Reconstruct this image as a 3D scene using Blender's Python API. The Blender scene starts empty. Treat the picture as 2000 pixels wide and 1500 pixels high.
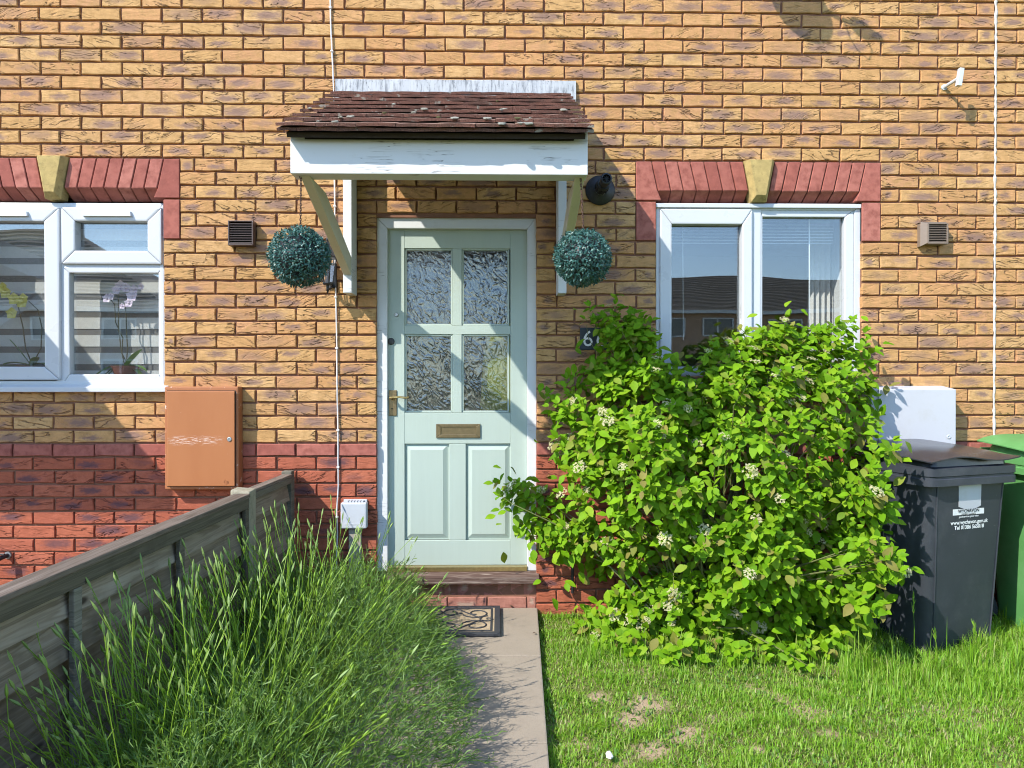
import bpy, bmesh, math, random
import numpy as np
from mathutils import Vector, Matrix, Quaternion

random.seed(7)
RNG = np.random.default_rng(11)
rad = math.radians
sc = bpy.context.scene
COL = sc.collection

# ------------------------------------------------------------------ camera
D, H, F = 3.96, 1.275, 1387.0            # distance to the brick face, eye height, focal length in photo pixels
YAW, PITCH = rad(1.05), rad(-0.40)
cd = bpy.data.cameras.new('camera')
cam = bpy.data.objects.new('camera', cd)
COL.objects.link(cam)
cam.location = (0, -D, H)
cam.rotation_euler = (rad(90) + PITCH, 0, -YAW)
cd.sensor_width = 36.0
cd.lens = F * 36.0 / 2000.0
cd.clip_start, cd.clip_end = 0.05, 2000
sc.camera = cam

# ------------------------------------------------------------------ daylight
SUN = Vector((-1.22, -1.0, 1.36)).normalized()      # direction to the sun
world = bpy.data.worlds.new('World')
sc.world = world
world.use_nodes = True
wnt = world.node_tree
sky = wnt.nodes.new('ShaderNodeTexSky')
sky.sky_type = 'NISHITA'
sky.sun_disc = False
sky.sun_elevation = math.asin(SUN.z)
sky.sun_rotation = math.atan2(SUN.x, SUN.y)
sky.air_density, sky.dust_density, sky.ozone_density = 1.0, 0.1, 2.0
wnt.links.new(sky.outputs[0], wnt.nodes['Background'].inputs[0])
wnt.nodes['Background'].inputs[1].default_value = 0.15
sl = bpy.data.lights.new('sun', 'SUN')
sl.energy = 2.75
sl.angle = rad(0.53)
sl.color = (1.0, 0.945, 0.86)
so = bpy.data.objects.new('sun', sl)
COL.objects.link(so)
so.rotation_euler = SUN.to_track_quat('Z', 'Y').to_euler()
so.location = SUN * 30

vs = sc.view_settings
vs.view_transform = 'Standard'
vs.look = 'None'
vs.exposure = 1.38
vs.gamma = 1.0
vs.use_curve_mapping = False
cy = sc.cycles
cy.use_denoising = True
try:
    cy.denoiser = 'OPENIMAGEDENOISE'
    cy.denoising_input_passes = 'RGB_ALBEDO_NORMAL'
    cy.denoising_prefilter = 'ACCURATE'
except Exception:
    pass
cy.max_bounces = 6
cy.diffuse_bounces = 2
cy.glossy_bounces = 3
cy.transmission_bounces = 4
cy.transparent_max_bounces = 8
cy.use_adaptive_sampling = True
cy.adaptive_threshold = 0.02
cy.filter_width = 1.05
cy.caustics_reflective = False
cy.caustics_refractive = False
cy.sample_clamp_indirect = 6.0

# ------------------------------------------------------------------ helpers: camera maths
_c, _s = math.cos(YAW), math.sin(YAW)
FWD = Vector((_s * math.cos(PITCH), _c * math.cos(PITCH), math.sin(PITCH)))
RGT = Vector((_c, -_s, 0))
UPV = RGT.cross(FWD)


def P(px, py, Y=0.0):
    """the point of the upright plane y=Y that stands at a photo pixel"""
    d = FWD + RGT * ((px - 1000) / F) - UPV * ((py - 750) / F)
    t = (Y + D) / d.y
    return Vector((d.x * t, Y, H + d.z * t))


def G(px, py, Z=0.0):
    """the point of the level plane z=Z that lies at a photo pixel"""
    d = FWD + RGT * ((px - 1000) / F) - UPV * ((py - 750) / F)
    t = (Z - H) / d.z
    return Vector((d.x * t, -D + d.y * t, Z))


def project(p):
    q = Vector(p) - Vector((0, -D, H))
    z = q.dot(FWD)
    return 1000 + F * q.dot(RGT) / z, 750 - F * q.dot(UPV) / z


# ------------------------------------------------------------------ helpers: objects
ORG = {}


def tag(o, label=None, cat=None, group=None, kind=None):
    if label: o['label'] = label
    if cat: o['category'] = cat
    if group: o['group'] = group
    if kind: o['kind'] = kind
    return o


def empty(name, loc=(0, 0, 0), parent=None):
    o = bpy.data.objects.new(name, None)
    COL.objects.link(o)
    o.empty_display_size = 0.05
    loc = Vector(loc)
    if parent is not None:
        o.parent = parent
        o.location = loc - ORG[parent]
    else:
        o.location = loc
    ORG[o] = loc
    return o


def link(name, me, mat, parent=None, org=None):
    """an object at world origin org (mesh given relative to org)"""
    o = bpy.data.objects.new(name, me)
    COL.objects.link(o)
    if mat is not None and not me.materials:
        me.materials.append(mat)
    org = Vector(org) if org is not None else Vector((0, 0, 0))
    if parent is not None:
        o.parent = parent
        o.location = org - ORG[parent]
    else:
        o.location = org
    ORG[o] = org
    return o


class MB:
    """collects faces; build() links them as one mesh object"""

    def __init__(s):
        s.v, s.f = [], []

    def add(s, vs_, fs_):
        n = len(s.v)
        s.v += [tuple(q) for q in vs_]
        s.f += [tuple(i + n for i in f) for f in fs_]
        return s

    def box(s, x0, x1, y0, y1, z0, z1):
        return s.add([(x0, y0, z0), (x1, y0, z0), (x1, y1, z0), (x0, y1, z0), (x0, y0, z1), (x1, y0, z1), (x1, y1, z1), (x0, y1, z1)],
                     [(0, 3, 2, 1), (4, 5, 6, 7), (0, 1, 5, 4), (1, 2, 6, 5), (2, 3, 7, 6), (3, 0, 4, 7)])

    def hexa(s, p):          # 8 corners: bottom ring then top ring
        return s.add(p, [(0, 3, 2, 1), (4, 5, 6, 7), (0, 1, 5, 4), (1, 2, 6, 5), (2, 3, 7, 6), (3, 0, 4, 7)])

    def prism(s, poly, y0, y1):   # polygon in (x, z), counter-clockwise seen from -y
        n = len(poly)
        v = [(a, y0, b) for a, b in poly] + [(a, y1, b) for a, b in poly]
        f = [tuple(range(n)), tuple(range(2 * n - 1, n - 1, -1))]
        f += [(i, i + n, (i + 1) % n + n, (i + 1) % n) for i in range(n)]
        return s.add(v, f)

    def slab(s, poly, z0, z1):    # polygon in (x, y), counter-clockwise from above
        n = len(poly)
        v = [(a, b, z0) for a, b in poly] + [(a, b, z1) for a, b in poly]
        f = [tuple(range(n - 1, -1, -1)), tuple(range(n, 2 * n))]
        f += [(i, (i + 1) % n, (i + 1) % n + n, i + n) for i in range(n)]
        return s.add(v, f)

    def tube(s, path, r, n=6, cap=True, flat=1.0):
        path = [Vector(p) for p in path]
        m = len(path)
        rs = r if isinstance(r, (list, tuple)) else [r] * m
        t = (path[1] - path[0]).normalized()
        a = t.orthogonal().normalized()
        vv, ff = [], []
        for i in range(m):
            if i == 0: d = path[1] - path[0]
            elif i == m - 1: d = path[-1] - path[-2]
            else: d = path[i + 1] - path[i - 1]
            d.normalize()
            a = (a - d * a.dot(d))
            a = a.normalized() if a.length > 1e-6 else d.orthogonal().normalized()
            b = d.cross(a)
            for k in range(n):
                w = 2 * math.pi * k / n
                vv.append(path[i] + (a * math.cos(w) + b * math.sin(w) * flat) * rs[i])
        for i in range(m - 1):
            for k in range(n):
                k2 = (k + 1) % n
                ff.append((i * n + k, i * n + k2, (i + 1) * n + k2, (i + 1) * n + k))
        if cap:
            ff.append(tuple(range(n - 1, -1, -1)))
            ff.append(tuple(range((m - 1) * n, m * n)))
        return s.add(vv, ff)

    def lathe(s, prof, org, axis=(0, 0, 1), n=20, cap=True):   # prof: (radius, distance along the axis)
        org = Vector(org)
        ax = Vector(axis).normalized()
        a = ax.orthogonal().normalized()
        b = ax.cross(a)
        vv, ff = [], []
        for r, h in prof:
            for k in range(n):
                w = 2 * math.pi * k / n
                vv.append(org + ax * h + (a * math.cos(w) + b * math.sin(w)) * r)
        for i in range(len(prof) - 1):
            for k in range(n):
                k2 = (k + 1) % n
                ff.append((i * n + k, i * n + k2, (i + 1) * n + k2, (i + 1) * n + k))
        if cap:
            ff.append(tuple(range(n - 1, -1, -1)))
            ff.append(tuple(range((len(prof) - 1) * n, len(prof) * n)))
        return s.add(vv, ff)

    def rot(s, q, c):
        c = Vector(c)
        s.v = [tuple(c + q @ (Vector(p) - c)) for p in s.v]
        return s

    def build(s, name, mat, parent=None, bevel=0.0, seg=2, smooth=False, org=None, uv=None):
        o_ = Vector(org) if org is not None else (ORG[parent] if parent is not None else Vector((0, 0, 0)))
        me = bpy.data.meshes.new(name)
        me.from_pydata([(p[0] - o_.x, p[1] - o_.y, p[2] - o_.z) for p in s.v], [], s.f)
        if bevel:
            bm = bmesh.new()
            bm.from_mesh(me)
            bmesh.ops.recalc_face_normals(bm, faces=bm.faces)
            ed = [e for e in bm.edges if len(e.link_faces) == 2 and e.calc_face_angle(0) > 0.35]
            bmesh.ops.bevel(bm, geom=ed, offset=bevel, segments=seg, affect='EDGES', clamp_overlap=True, profile=0.6)
            bm.to_mesh(me)
            bm.free()
        if smooth:
            for p in me.polygons: p.use_smooth = True
            try:
                me.set_sharp_from_angle(angle=rad(40))
            except Exception:
                pass
        me.update()
        return link(name, me, mat, parent, o_)


def copy_thing(o, loc, label=None):
    def rec(a, parent):
        c = a.copy()
        COL.objects.link(c)
        if parent is not None:
            c.parent = parent
        ORG[c] = ORG[a]
        for ch in [x for x in list(bpy.data.objects) if x.parent is a]:
            rec(ch, c)
        return c
    r = rec(o, None)
    r.location = loc
    if label: r['label'] = label
    return r


def text_mesh(txt, size, bold=0.0):
    cu = bpy.data.curves.new('lettering', 'FONT')
    cu.body = txt
    cu.size = size
    cu.align_x = 'CENTER'
    cu.offset = bold
    cu.resolution_u = 3
    ob = bpy.data.objects.new('lettering_tmp', cu)
    COL.objects.link(ob)
    dg = bpy.context.evaluated_depsgraph_get()
    me = bpy.data.meshes.new_from_object(ob.evaluated_get(dg))
    bpy.data.objects.remove(ob)
    me.materials.clear()
    return me


def lettering(name, txt, size, centre, right, up, mat, parent, bold=0.0):
    me = text_mesh(txt, size, bold)
    r, u = Vector(right).normalized(), Vector(up).normalized()
    n = r.cross(u)
    M = Matrix((r, u, n)).transposed().to_4x4()
    me.transform(M)
    return link(name, me, mat, parent, centre)


# ------------------------------------------------------------------ helpers: materials
def nd(nt, t, ins=None, **pr):
    n = nt.nodes.new('ShaderNode' + t)
    for k, v in pr.items():
        setattr(n, k, v)
    for k, v in (ins or {}).items():
        sk = n.inputs[k]
        if isinstance(v, bpy.types.NodeSocket):
            nt.links.new(v, sk)
        else:
            sk.default_value = v
    return n


def M_(nt, op, a, b=0.0, c=0.0, clamp=False):
    n = nt.nodes.new('ShaderNodeMath')
    n.operation = op
    n.use_clamp = clamp
    for i, v in enumerate((a, b, c)):
        if isinstance(v, bpy.types.NodeSocket):
            nt.links.new(v, n.inputs[i])
        else:
            n.inputs[i].default_value = v
    return n.outputs[0]


def rgba(c):
    return (c[0], c[1], c[2], 1.0)


def mixc(nt, f, a, b, mode='MIX'):
    n = nt.nodes.new('ShaderNodeMix')
    n.data_type = 'RGBA'
    n.blend_type = mode
    n.clamp_factor = True
    for i, v in ((0, f), (6, a), (7, b)):
        if isinstance(v, bpy.types.NodeSocket):
            nt.links.new(v, n.inputs[i])
        else:
            n.inputs[i].default_value = v if i == 0 else rgba(v)
    return n.outputs[2]


def ramp(nt, fac, stops, interp='LINEAR'):
    n = nt.nodes.new('ShaderNodeValToRGB')
    e = n.color_ramp
    e.interpolation = interp
    while len(e.elements) < len(stops):
        e.elements.new(0.5)
    for el, (p, c) in zip(e.elements, stops):
        el.position = p
        el.color = rgba(c) if not isinstance(c, (int, float)) else (c, c, c, 1)
    nt.links.new(fac, n.inputs[0])
    return n.outputs[0]


def sstep(nt, x, lo, hi):
    n = nt.nodes.new('ShaderNodeMapRange')
    n.interpolation_type = 'SMOOTHSTEP'
    nt.links.new(x, n.inputs[0])
    n.inputs[1].default_value, n.inputs[2].default_value = lo, hi
    return n.outputs[0]


def noise(nt, vec, scale, detail=3.0, rough=0.55, dist=0.0):
    n = nd(nt, 'TexNoise', {'Scale': scale, 'Detail': detail, 'Roughness': rough, 'Distortion': dist})
    if vec is not None:
        nt.links.new(vec, n.inputs['Vector'])
    return n.outputs[0]


def scaled(nt, vec, s):
    n = nd(nt, 'VectorMath', {0: vec, 1: s}, operation='MULTIPLY')
    return n.outputs[0]


def new_mat(name):
    m = bpy.data.materials.new(name)
    m.use_nodes = True
    nt = m.node_tree
    b = nt.nodes['Principled BSDF']
    return m, nt, b


def setb(nt, b, **kw):
    names = dict(col='Base Color', rough='Roughness', metal='Metallic', spec='Specular IOR Level', coat='Coat Weight', normal='Normal', trans='Transmission Weight', ior='IOR', alpha='Alpha', sheen='Sheen Weight')
    for k, v in kw.items():
        sk = b.inputs[names[k]]
        if isinstance(v, bpy.types.NodeSocket): nt.links.new(v, sk)
        elif k == 'col': sk.default_value = rgba(v)
        else: sk.default_value = v


def bump(nt, h, strength=0.5, dist=0.01, normal=None):
    n = nd(nt, 'Bump', {'Strength': strength, 'Distance': dist, 'Height': h})
    if normal is not None: nt.links.new(normal, n.inputs['Normal'])
    return n.outputs[0]


def pos(nt):
    return nd(nt, 'NewGeometry').outputs['Position']


def rnd(nt):
    """one random number per object and per loose piece of a joined mesh"""
    a = nd(nt, 'ObjectInfo').outputs['Random']
    g = nd(nt, 'NewGeometry').outputs['Random Per Island']
    return M_(nt, 'FRACT', M_(nt, 'ADD', M_(nt, 'MULTIPLY', a, 7.31), g))


def sub_rnd(nt, r, k):
    return M_(nt, 'FRACT', M_(nt, 'MULTIPLY', r, k))


# ------------------------------------------------------------------ materials
def simple(name, col, rough=0.5, var=0.12, vscale=6.0, bstr=0.0, bscale=80.0, spec=0.5, metal=0.0, dirt=None, dscale=3.0, damt=0.4):
    m, nt, b = new_mat(name)
    p = pos(nt)
    n = noise(nt, p, vscale, 4)
    c0 = tuple(x * (1 - var) for x in col)
    c1 = tuple(min(1, x * (1 + var)) for x in col)
    c = mixc(nt, n, c0, c1)
    if dirt:
        d = sstep(nt, noise(nt, p, dscale, 6, 0.7), 0.5, 0.72)
        c = mixc(nt, M_(nt, 'MULTIPLY', d, damt), c, dirt)
    setb(nt, b, col=c, spec=spec, metal=metal)
    rr = M_(nt, 'ADD', M_(nt, 'MULTIPLY', noise(nt, p, vscale * 2.3, 3), 0.2), rough - 0.1)
    setb(nt, b, rough=rr)
    if bstr:
        setb(nt, b, normal=bump(nt, noise(nt, p, bscale, 4), bstr, 0.003))
    return m


def brick_mat(name, cols, smear, crease_shade, fine=0.35, crease=1.0, smear_share=0.55):
    m, nt, b = new_mat(name)
    p = pos(nt)
    uv = nd(nt, 'UVMap').outputs[0]
    sx = nd(nt, 'SeparateXYZ', {0: uv})
    r = rnd(nt)
    r2, r3, r4 = sub_rnd(nt, r, 17.13), sub_rnd(nt, r, 43.7), sub_rnd(nt, r, 91.9)
    k = len(cols)
    base = ramp(nt, r2, [(i / (k - 1), c) for i, c in enumerate(cols)])
    # clay mottling
    n1 = noise(nt, p, 22, 5, 0.6)
    base = mixc(nt, sstep(nt, n1, 0.35, 0.75), base, tuple(x * 0.80 for x in cols[0]), 'MIX')
    n2 = noise(nt, p, 75, 3, 0.6)
    base = mixc(nt, M_(nt, 'MULTIPLY', sstep(nt, n2, 0.52, 0.75), 0.45), base, tuple(min(1, x * 1.35) for x in cols[0]))
    # burnt patch in the middle of some bricks
    u = M_(nt, 'ADD', sx.outputs[0], M_(nt, 'MULTIPLY', M_(nt, 'SUBTRACT', r3, 0.5), 0.35))
    v = M_(nt, 'ADD', sx.outputs[1], M_(nt, 'MULTIPLY', M_(nt, 'SUBTRACT', r4, 0.5), 0.3))
    du = M_(nt, 'MULTIPLY', M_(nt, 'ABSOLUTE', M_(nt, 'SUBTRACT', u, 0.5)), 2.1)
    dv = M_(nt, 'MULTIPLY', M_(nt, 'ABSOLUTE', M_(nt, 'SUBTRACT', v, 0.5)), 2.0)
    dd = M_(nt, 'SQRT', M_(nt, 'ADD', M_(nt, 'MULTIPLY', du, du), M_(nt, 'MULTIPLY', dv, dv)))
    dd = M_(nt, 'ADD', dd, M_(nt, 'MULTIPLY', M_(nt, 'SUBTRACT', noise(nt, scaled(nt, p, (1, 1, 2.2)), 30, 5, 0.65), 0.5), 1.5))
    dd = M_(nt, 'MULTIPLY', dd, M_(nt, 'MULTIPLY_ADD', sub_rnd(nt, r, 37.9), 0.75, 0.66))
    ms = M_(nt, 'SUBTRACT', 1.0, sstep(nt, dd, 0.2, 0.95))
    on = M_(nt, 'MULTIPLY', sstep(nt, sub_rnd(nt, r, 29.3), 1 - smear_share - 0.12, 1 - smear_share + 0.2), 0.85)
    base = mixc(nt, M_(nt, 'MULTIPLY', ms, on), base, smear)
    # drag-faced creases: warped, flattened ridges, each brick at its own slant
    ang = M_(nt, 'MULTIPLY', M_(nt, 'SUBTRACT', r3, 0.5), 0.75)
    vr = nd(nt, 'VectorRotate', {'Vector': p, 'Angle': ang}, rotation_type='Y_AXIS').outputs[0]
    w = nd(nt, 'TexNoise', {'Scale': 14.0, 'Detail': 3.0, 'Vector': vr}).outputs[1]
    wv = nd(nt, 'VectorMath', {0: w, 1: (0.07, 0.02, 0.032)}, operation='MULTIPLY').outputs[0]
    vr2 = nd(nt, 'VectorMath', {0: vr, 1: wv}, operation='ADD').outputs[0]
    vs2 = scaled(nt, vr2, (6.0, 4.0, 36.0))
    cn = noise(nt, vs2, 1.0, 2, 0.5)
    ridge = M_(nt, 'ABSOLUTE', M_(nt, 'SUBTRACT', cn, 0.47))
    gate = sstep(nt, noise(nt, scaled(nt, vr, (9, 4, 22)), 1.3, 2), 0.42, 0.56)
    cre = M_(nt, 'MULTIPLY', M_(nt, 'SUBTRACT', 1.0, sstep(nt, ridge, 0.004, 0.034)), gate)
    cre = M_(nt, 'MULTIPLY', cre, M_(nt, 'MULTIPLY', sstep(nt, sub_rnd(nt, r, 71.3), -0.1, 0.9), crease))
    base = mixc(nt, M_(nt, 'MULTIPLY', cre, 0.62), base, crease_shade)  # shade of the creases painted in as darker lines
    hgt = M_(nt, 'SUBTRACT', M_(nt, 'MULTIPLY', noise(nt, vs2, 1.6, 3), 0.55), M_(nt, 'MULTIPLY', cre, 1.0))
    n = bump(nt, hgt, 0.85 * max(crease, 0.15), 0.010)
    n = bump(nt, noise(nt, p, 320, 3, 0.7), fine, 0.0016, n)
    setb(nt, b, col=base, rough=0.9, spec=0.25, normal=n)
    return m


MAT = {}
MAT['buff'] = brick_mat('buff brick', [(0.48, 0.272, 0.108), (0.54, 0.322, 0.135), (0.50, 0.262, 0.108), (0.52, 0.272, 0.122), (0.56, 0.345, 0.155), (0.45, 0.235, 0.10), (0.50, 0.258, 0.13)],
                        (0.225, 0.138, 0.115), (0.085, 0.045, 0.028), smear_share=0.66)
MAT['red'] = brick_mat('red brick', [(0.37, 0.105, 0.056), (0.43, 0.135, 0.075), (0.34, 0.09, 0.05), (0.40, 0.125, 0.075)], (0.10, 0.055, 0.065), (0.085, 0.025, 0.018), smear_share=0.5)
MAT['smooth_red'] = brick_mat('smooth red brick', [(0.30, 0.092, 0.07), (0.41, 0.15, 0.115), (0.35, 0.11, 0.082), (0.44, 0.17, 0.13)], (0.30, 0.09, 0.07), (0.2, 0.06, 0.04), fine=0.45, crease=0.0, smear_share=0.2)
MAT['step_red'] = brick_mat('pale red brick', [(0.36, 0.15, 0.11), (0.42, 0.20, 0.15), (0.34, 0.14, 0.11)], (0.40, 0.29, 0.22), (0.16, 0.06, 0.04), crease=0.5)
MAT['mortar'] = simple('mortar', (0.235, 0.115, 0.075), 0.95, 0.25, 25, 0.8, 220, 0.2)
MAT['keystone'] = simple('yellow cast stone', (0.44, 0.325, 0.13), 0.9, 0.35, 30, 1.0, 300, 0.2, dirt=(0.22, 0.16, 0.07), dscale=26, damt=0.7)
MAT['upvc'] = simple('white upvc', (0.56, 0.58, 0.605), 0.30, 0.03, 4, 0, 0, 0.5, dirt=(0.55, 0.55, 0.52), dscale=9, damt=0.15)
MAT['sealant'] = simple('white sealant', (0.62, 0.58, 0.54), 0.7, 0.2, 60, 0.6, 150)
MAT['sage'] = None
MAT['brass'] = simple('aged brass', (0.50, 0.37, 0.16), 0.32, 0.3, 60, 0.1, 200, 0.5, 0.85)
MAT['bronze'] = simple('tarnished brass', (0.24, 0.175, 0.095), 0.38, 0.3, 40, 0.1, 200, 0.5, 0.8)
MAT['black_metal'] = simple('black metal', (0.012, 0.013, 0.016), 0.4, 0.2, 30)
MAT['black_plastic'] = simple('black plastic', (0.014, 0.016, 0.02), 0.45, 0.25, 30, 0.2, 200, dirt=(0.08, 0.075, 0.07), dscale=20, damt=0.3)
MAT['brown_plastic'] = simple('dark brown plastic', (0.07, 0.042, 0.036), 0.42, 0.2, 40)
MAT['beige_plastic'] = simple('weathered brown plastic', (0.20, 0.15, 0.115), 0.55, 0.15, 40, 0.1, 200)
MAT['void'] = simple('dark inside', (0.008, 0.008, 0.008), 0.9, 0.1)
MAT['cable'] = simple('white cable', (0.66, 0.64, 0.64), 0.4, 0.08, 20)
MAT['grey_box'] = simple('pale grey plastic', (0.50, 0.53, 0.57), 0.5, 0.04, 10, 0.05, 300, dirt=(0.38, 0.38, 0.36), dscale=18, damt=0.25)
MAT['white_box'] = simple('white plastic', (0.50, 0.51, 0.545), 0.45, 0.05, 5, 0.05, 300, dirt=(0.42, 0.41, 0.38), dscale=10, damt=0.35)
MAT['trunking'] = simple('stone coloured trunking', (0.36, 0.325, 0.27), 0.55, 0.1, 14, dirt=(0.2, 0.17, 0.13), dscale=12)
MAT['slate'] = simple('slate', (0.02, 0.03, 0.04), 0.5, 0.3, 30, 0.5, 120)
MAT['white_paint_sign'] = simple('white lettering', (0.78, 0.78, 0.76), 0.5, 0.02)
MAT['hose'] = simple('green hose', (0.07, 0.42, 0.19), 0.4, 0.12, 20)
MAT['rust_chain'] = simple('rusty chain', (0.10, 0.05, 0.035), 0.6, 0.3, 60, metal=0.3)
MAT['rubber'] = simple('black rubber', (0.035, 0.037, 0.042), 0.65, 0.3, 50, 0.3, 200)
MAT['coir'] = simple('coir', (0.44, 0.34, 0.22), 0.95, 0.35, 160, 1.0, 420, 0.1, dirt=(0.2, 0.14, 0.08), dscale=22, damt=0.5)
MAT['terracotta'] = simple('terracotta pot', (0.15, 0.045, 0.03), 0.4, 0.1, 30)
MAT['orchid_leaf'] = simple('orchid leaf', (0.10, 0.22, 0.035), 0.35, 0.3, 25)
MAT['orchid_stem'] = simple('orchid stem', (0.05, 0.045, 0.015), 0.5, 0.3, 40)
MAT['petal_white'] = simple('orchid petal', (0.80, 0.66, 0.77), 0.5, 0.1, 60, dirt=(0.30, 0.09, 0.28), dscale=60, damt=0.85)
MAT['petal_yellow'] = simple('yellow orchid petal', (0.62, 0.55, 0.10), 0.5, 0.15, 60)
MAT['blind_light'] = simple('woven blind', (0.62, 0.61, 0.59), 0.9, 0.12, 40, 0.4, 300, 0.1)
MAT['blind_dark'] = simple('sheer blind', (0.17, 0.17, 0.17), 0.9, 0.15, 40, 0.4, 300, 0.1)
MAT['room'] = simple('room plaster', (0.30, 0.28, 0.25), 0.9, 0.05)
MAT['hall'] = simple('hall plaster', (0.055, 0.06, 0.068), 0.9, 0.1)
MAT['hivis'] = simple('yellow coat', (0.72, 0.70, 0.05), 0.8, 0.25, 14)
MAT['blind_white'] = simple('white slat', (0.72, 0.73, 0.74), 0.4, 0.03)
MAT['silver'] = simple('galvanised steel', (0.45, 0.46, 0.47), 0.4, 0.1, 30, metal=0.8)
MAT['dish_grey'] = simple('dish grey', (0.20, 0.20, 0.21), 0.5, 0.1)
MAT['concrete_post'] = simple('concrete post', (0.33, 0.30, 0.22), 0.95, 0.22, 30, 0.9, 160, 0.2, dirt=(0.14, 0.14, 0.09), dscale=16, damt=0.6)
MAT['soil'] = simple('soil', (0.17, 0.115, 0.07), 1.0, 0.35, 14, 1.0, 60, 0.1)
MAT['stem'] = simple('woody stem', (0.10, 0.06, 0.035), 0.85, 0.3, 60)
MAT['pebble'] = simple('white pebble', (0.72, 0.70, 0.66), 0.8, 0.1, 40, 0.4, 120)
MAT['felt'] = simple('dark underfelt', (0.035, 0.026, 0.022), 0.95, 0.4, 30, 0.8, 80)
MAT['moss'] = simple('moss', (0.08, 0.075, 0.025), 1.0, 0.4, 90, 1.0, 200)
MAT['lichen'] = simple('grey lichen', (0.27, 0.265, 0.22), 1.0, 0.3, 90, 1.0, 200)


def sage_paint():
    m, nt, b = new_mat('sage green paint')
    p = pos(nt)
    g = noise(nt, scaled(nt, p, (30, 10, 1.6)), 1.0, 5, 0.6)
    c = mixc(nt, g, (0.385, 0.455, 0.40), (0.425, 0.50, 0.44))
    d = sstep(nt, noise(nt, p, 5, 6, 0.7), 0.55, 0.8)
    c = mixc(nt, M_(nt, 'MULTIPLY', d, 0.18), c, (0.30, 0.34, 0.26))
    setb(nt, b, col=c, rough=0.42, normal=bump(nt, noise(nt, scaled(nt, p, (140, 40, 5)), 1.0, 4), 0.16, 0.002))
    return m


def white_timber():
    m, nt, b = new_mat('flaking white timber')
    p = pos(nt)
    g = noise(nt, scaled(nt, p, (1.2, 1.2, 26)), 1.0, 5, 0.6)
    ck = M_(nt, 'ABSOLUTE', M_(nt, 'SUBTRACT', noise(nt, scaled(nt, p, (2.2, 3, 46)), 1.0, 3, 0.6), 0.5))
    crack = M_(nt, 'MULTIPLY', M_(nt, 'SUBTRACT', 1.0, sstep(nt, ck, 0.0, 0.012)), sstep(nt, noise(nt, p, 5.5, 3), 0.53, 0.64))
    c = mixc(nt, g, (0.60, 0.605, 0.605), (0.67, 0.675, 0.675))
    c = mixc(nt, M_(nt, 'MULTIPLY', sstep(nt, noise(nt, p, 26, 5, 0.7), 0.56, 0.74), 0.25), c, (0.52, 0.50, 0.44))
    c = mixc(nt, crack, c, (0.13, 0.12, 0.11))
    h = M_(nt, 'SUBTRACT', M_(nt, 'MULTIPLY', g, 0.3), crack)
    setb(nt, b, col=c, rough=0.55, normal=bump(nt, h, 0.4, 0.002))
    return m


def cream_timber():
    m, nt, b = new_mat('cream aged timber paint')
    p = pos(nt)
    n = noise(nt, p, 9, 6, 0.65)
    c = mixc(nt, n, (0.56, 0.52, 0.40), (0.66, 0.63, 0.52))
    c = mixc(nt, M_(nt, 'MULTIPLY', sstep(nt, noise(nt, p, 30, 4, 0.7), 0.6, 0.75), 0.4), c, (0.30, 0.26, 0.16))
    setb(nt, b, col=c, rough=0.6, normal=bump(nt, n, 0.25, 0.003))
    return m


def flashing():
    m, nt, b = new_mat('painted lead flashing')
    p = pos(nt)
    st = noise(nt, scaled(nt, p, (62, 10, 9.0)), 1.0, 6, 0.75)
    s2 = M_(nt, 'MULTIPLY', sstep(nt, st, 0.46, 0.62), sstep(nt, noise(nt, p, 9, 3), 0.28, 0.55))
    c = mixc(nt, M_(nt, 'MULTIPLY', s2, 0.72), (0.42, 0.44, 0.465), (0.07, 0.08, 0.095))
    sp = sstep(nt, noise(nt, scaled(nt, p, (160, 20, 60)), 1.0, 3, 0.7), 0.62, 0.70)
    c = mixc(nt, sp, c, (0.06, 0.065, 0.075))
    setb(nt, b, col=c, rough=0.6, normal=bump(nt, st, 0.3, 0.003))
    return m


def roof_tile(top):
    m, nt, b = new_mat('clay tile face in sunlit tone' if top else 'weathered clay tile edge in shade tone')
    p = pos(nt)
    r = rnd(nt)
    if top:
        c = ramp(nt, sub_rnd(nt, r, 13.7), [(0, (0.36, 0.22, 0.17)), (0.5, (0.42, 0.275, 0.21)), (1, (0.31, 0.20, 0.155))])  # paler tile tops: the sunlight on them is put into the colour
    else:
        c = ramp(nt, sub_rnd(nt, r, 13.7), [(0, (0.17, 0.082, 0.064)), (0.5, (0.215, 0.098, 0.074)), (1, (0.14, 0.07, 0.056))])  # darker tile edges: their shade is put into the colour
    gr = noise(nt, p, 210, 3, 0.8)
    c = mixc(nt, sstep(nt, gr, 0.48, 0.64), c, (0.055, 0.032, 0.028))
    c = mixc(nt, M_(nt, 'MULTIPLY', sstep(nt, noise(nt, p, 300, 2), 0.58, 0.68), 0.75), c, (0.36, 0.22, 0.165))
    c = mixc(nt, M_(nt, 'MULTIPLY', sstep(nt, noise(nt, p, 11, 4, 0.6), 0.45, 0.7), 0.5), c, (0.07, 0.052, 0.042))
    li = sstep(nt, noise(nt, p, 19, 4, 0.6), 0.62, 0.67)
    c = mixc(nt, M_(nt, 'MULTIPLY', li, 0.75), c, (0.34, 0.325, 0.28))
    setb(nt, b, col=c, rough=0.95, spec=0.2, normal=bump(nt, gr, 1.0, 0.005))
    return m


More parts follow.
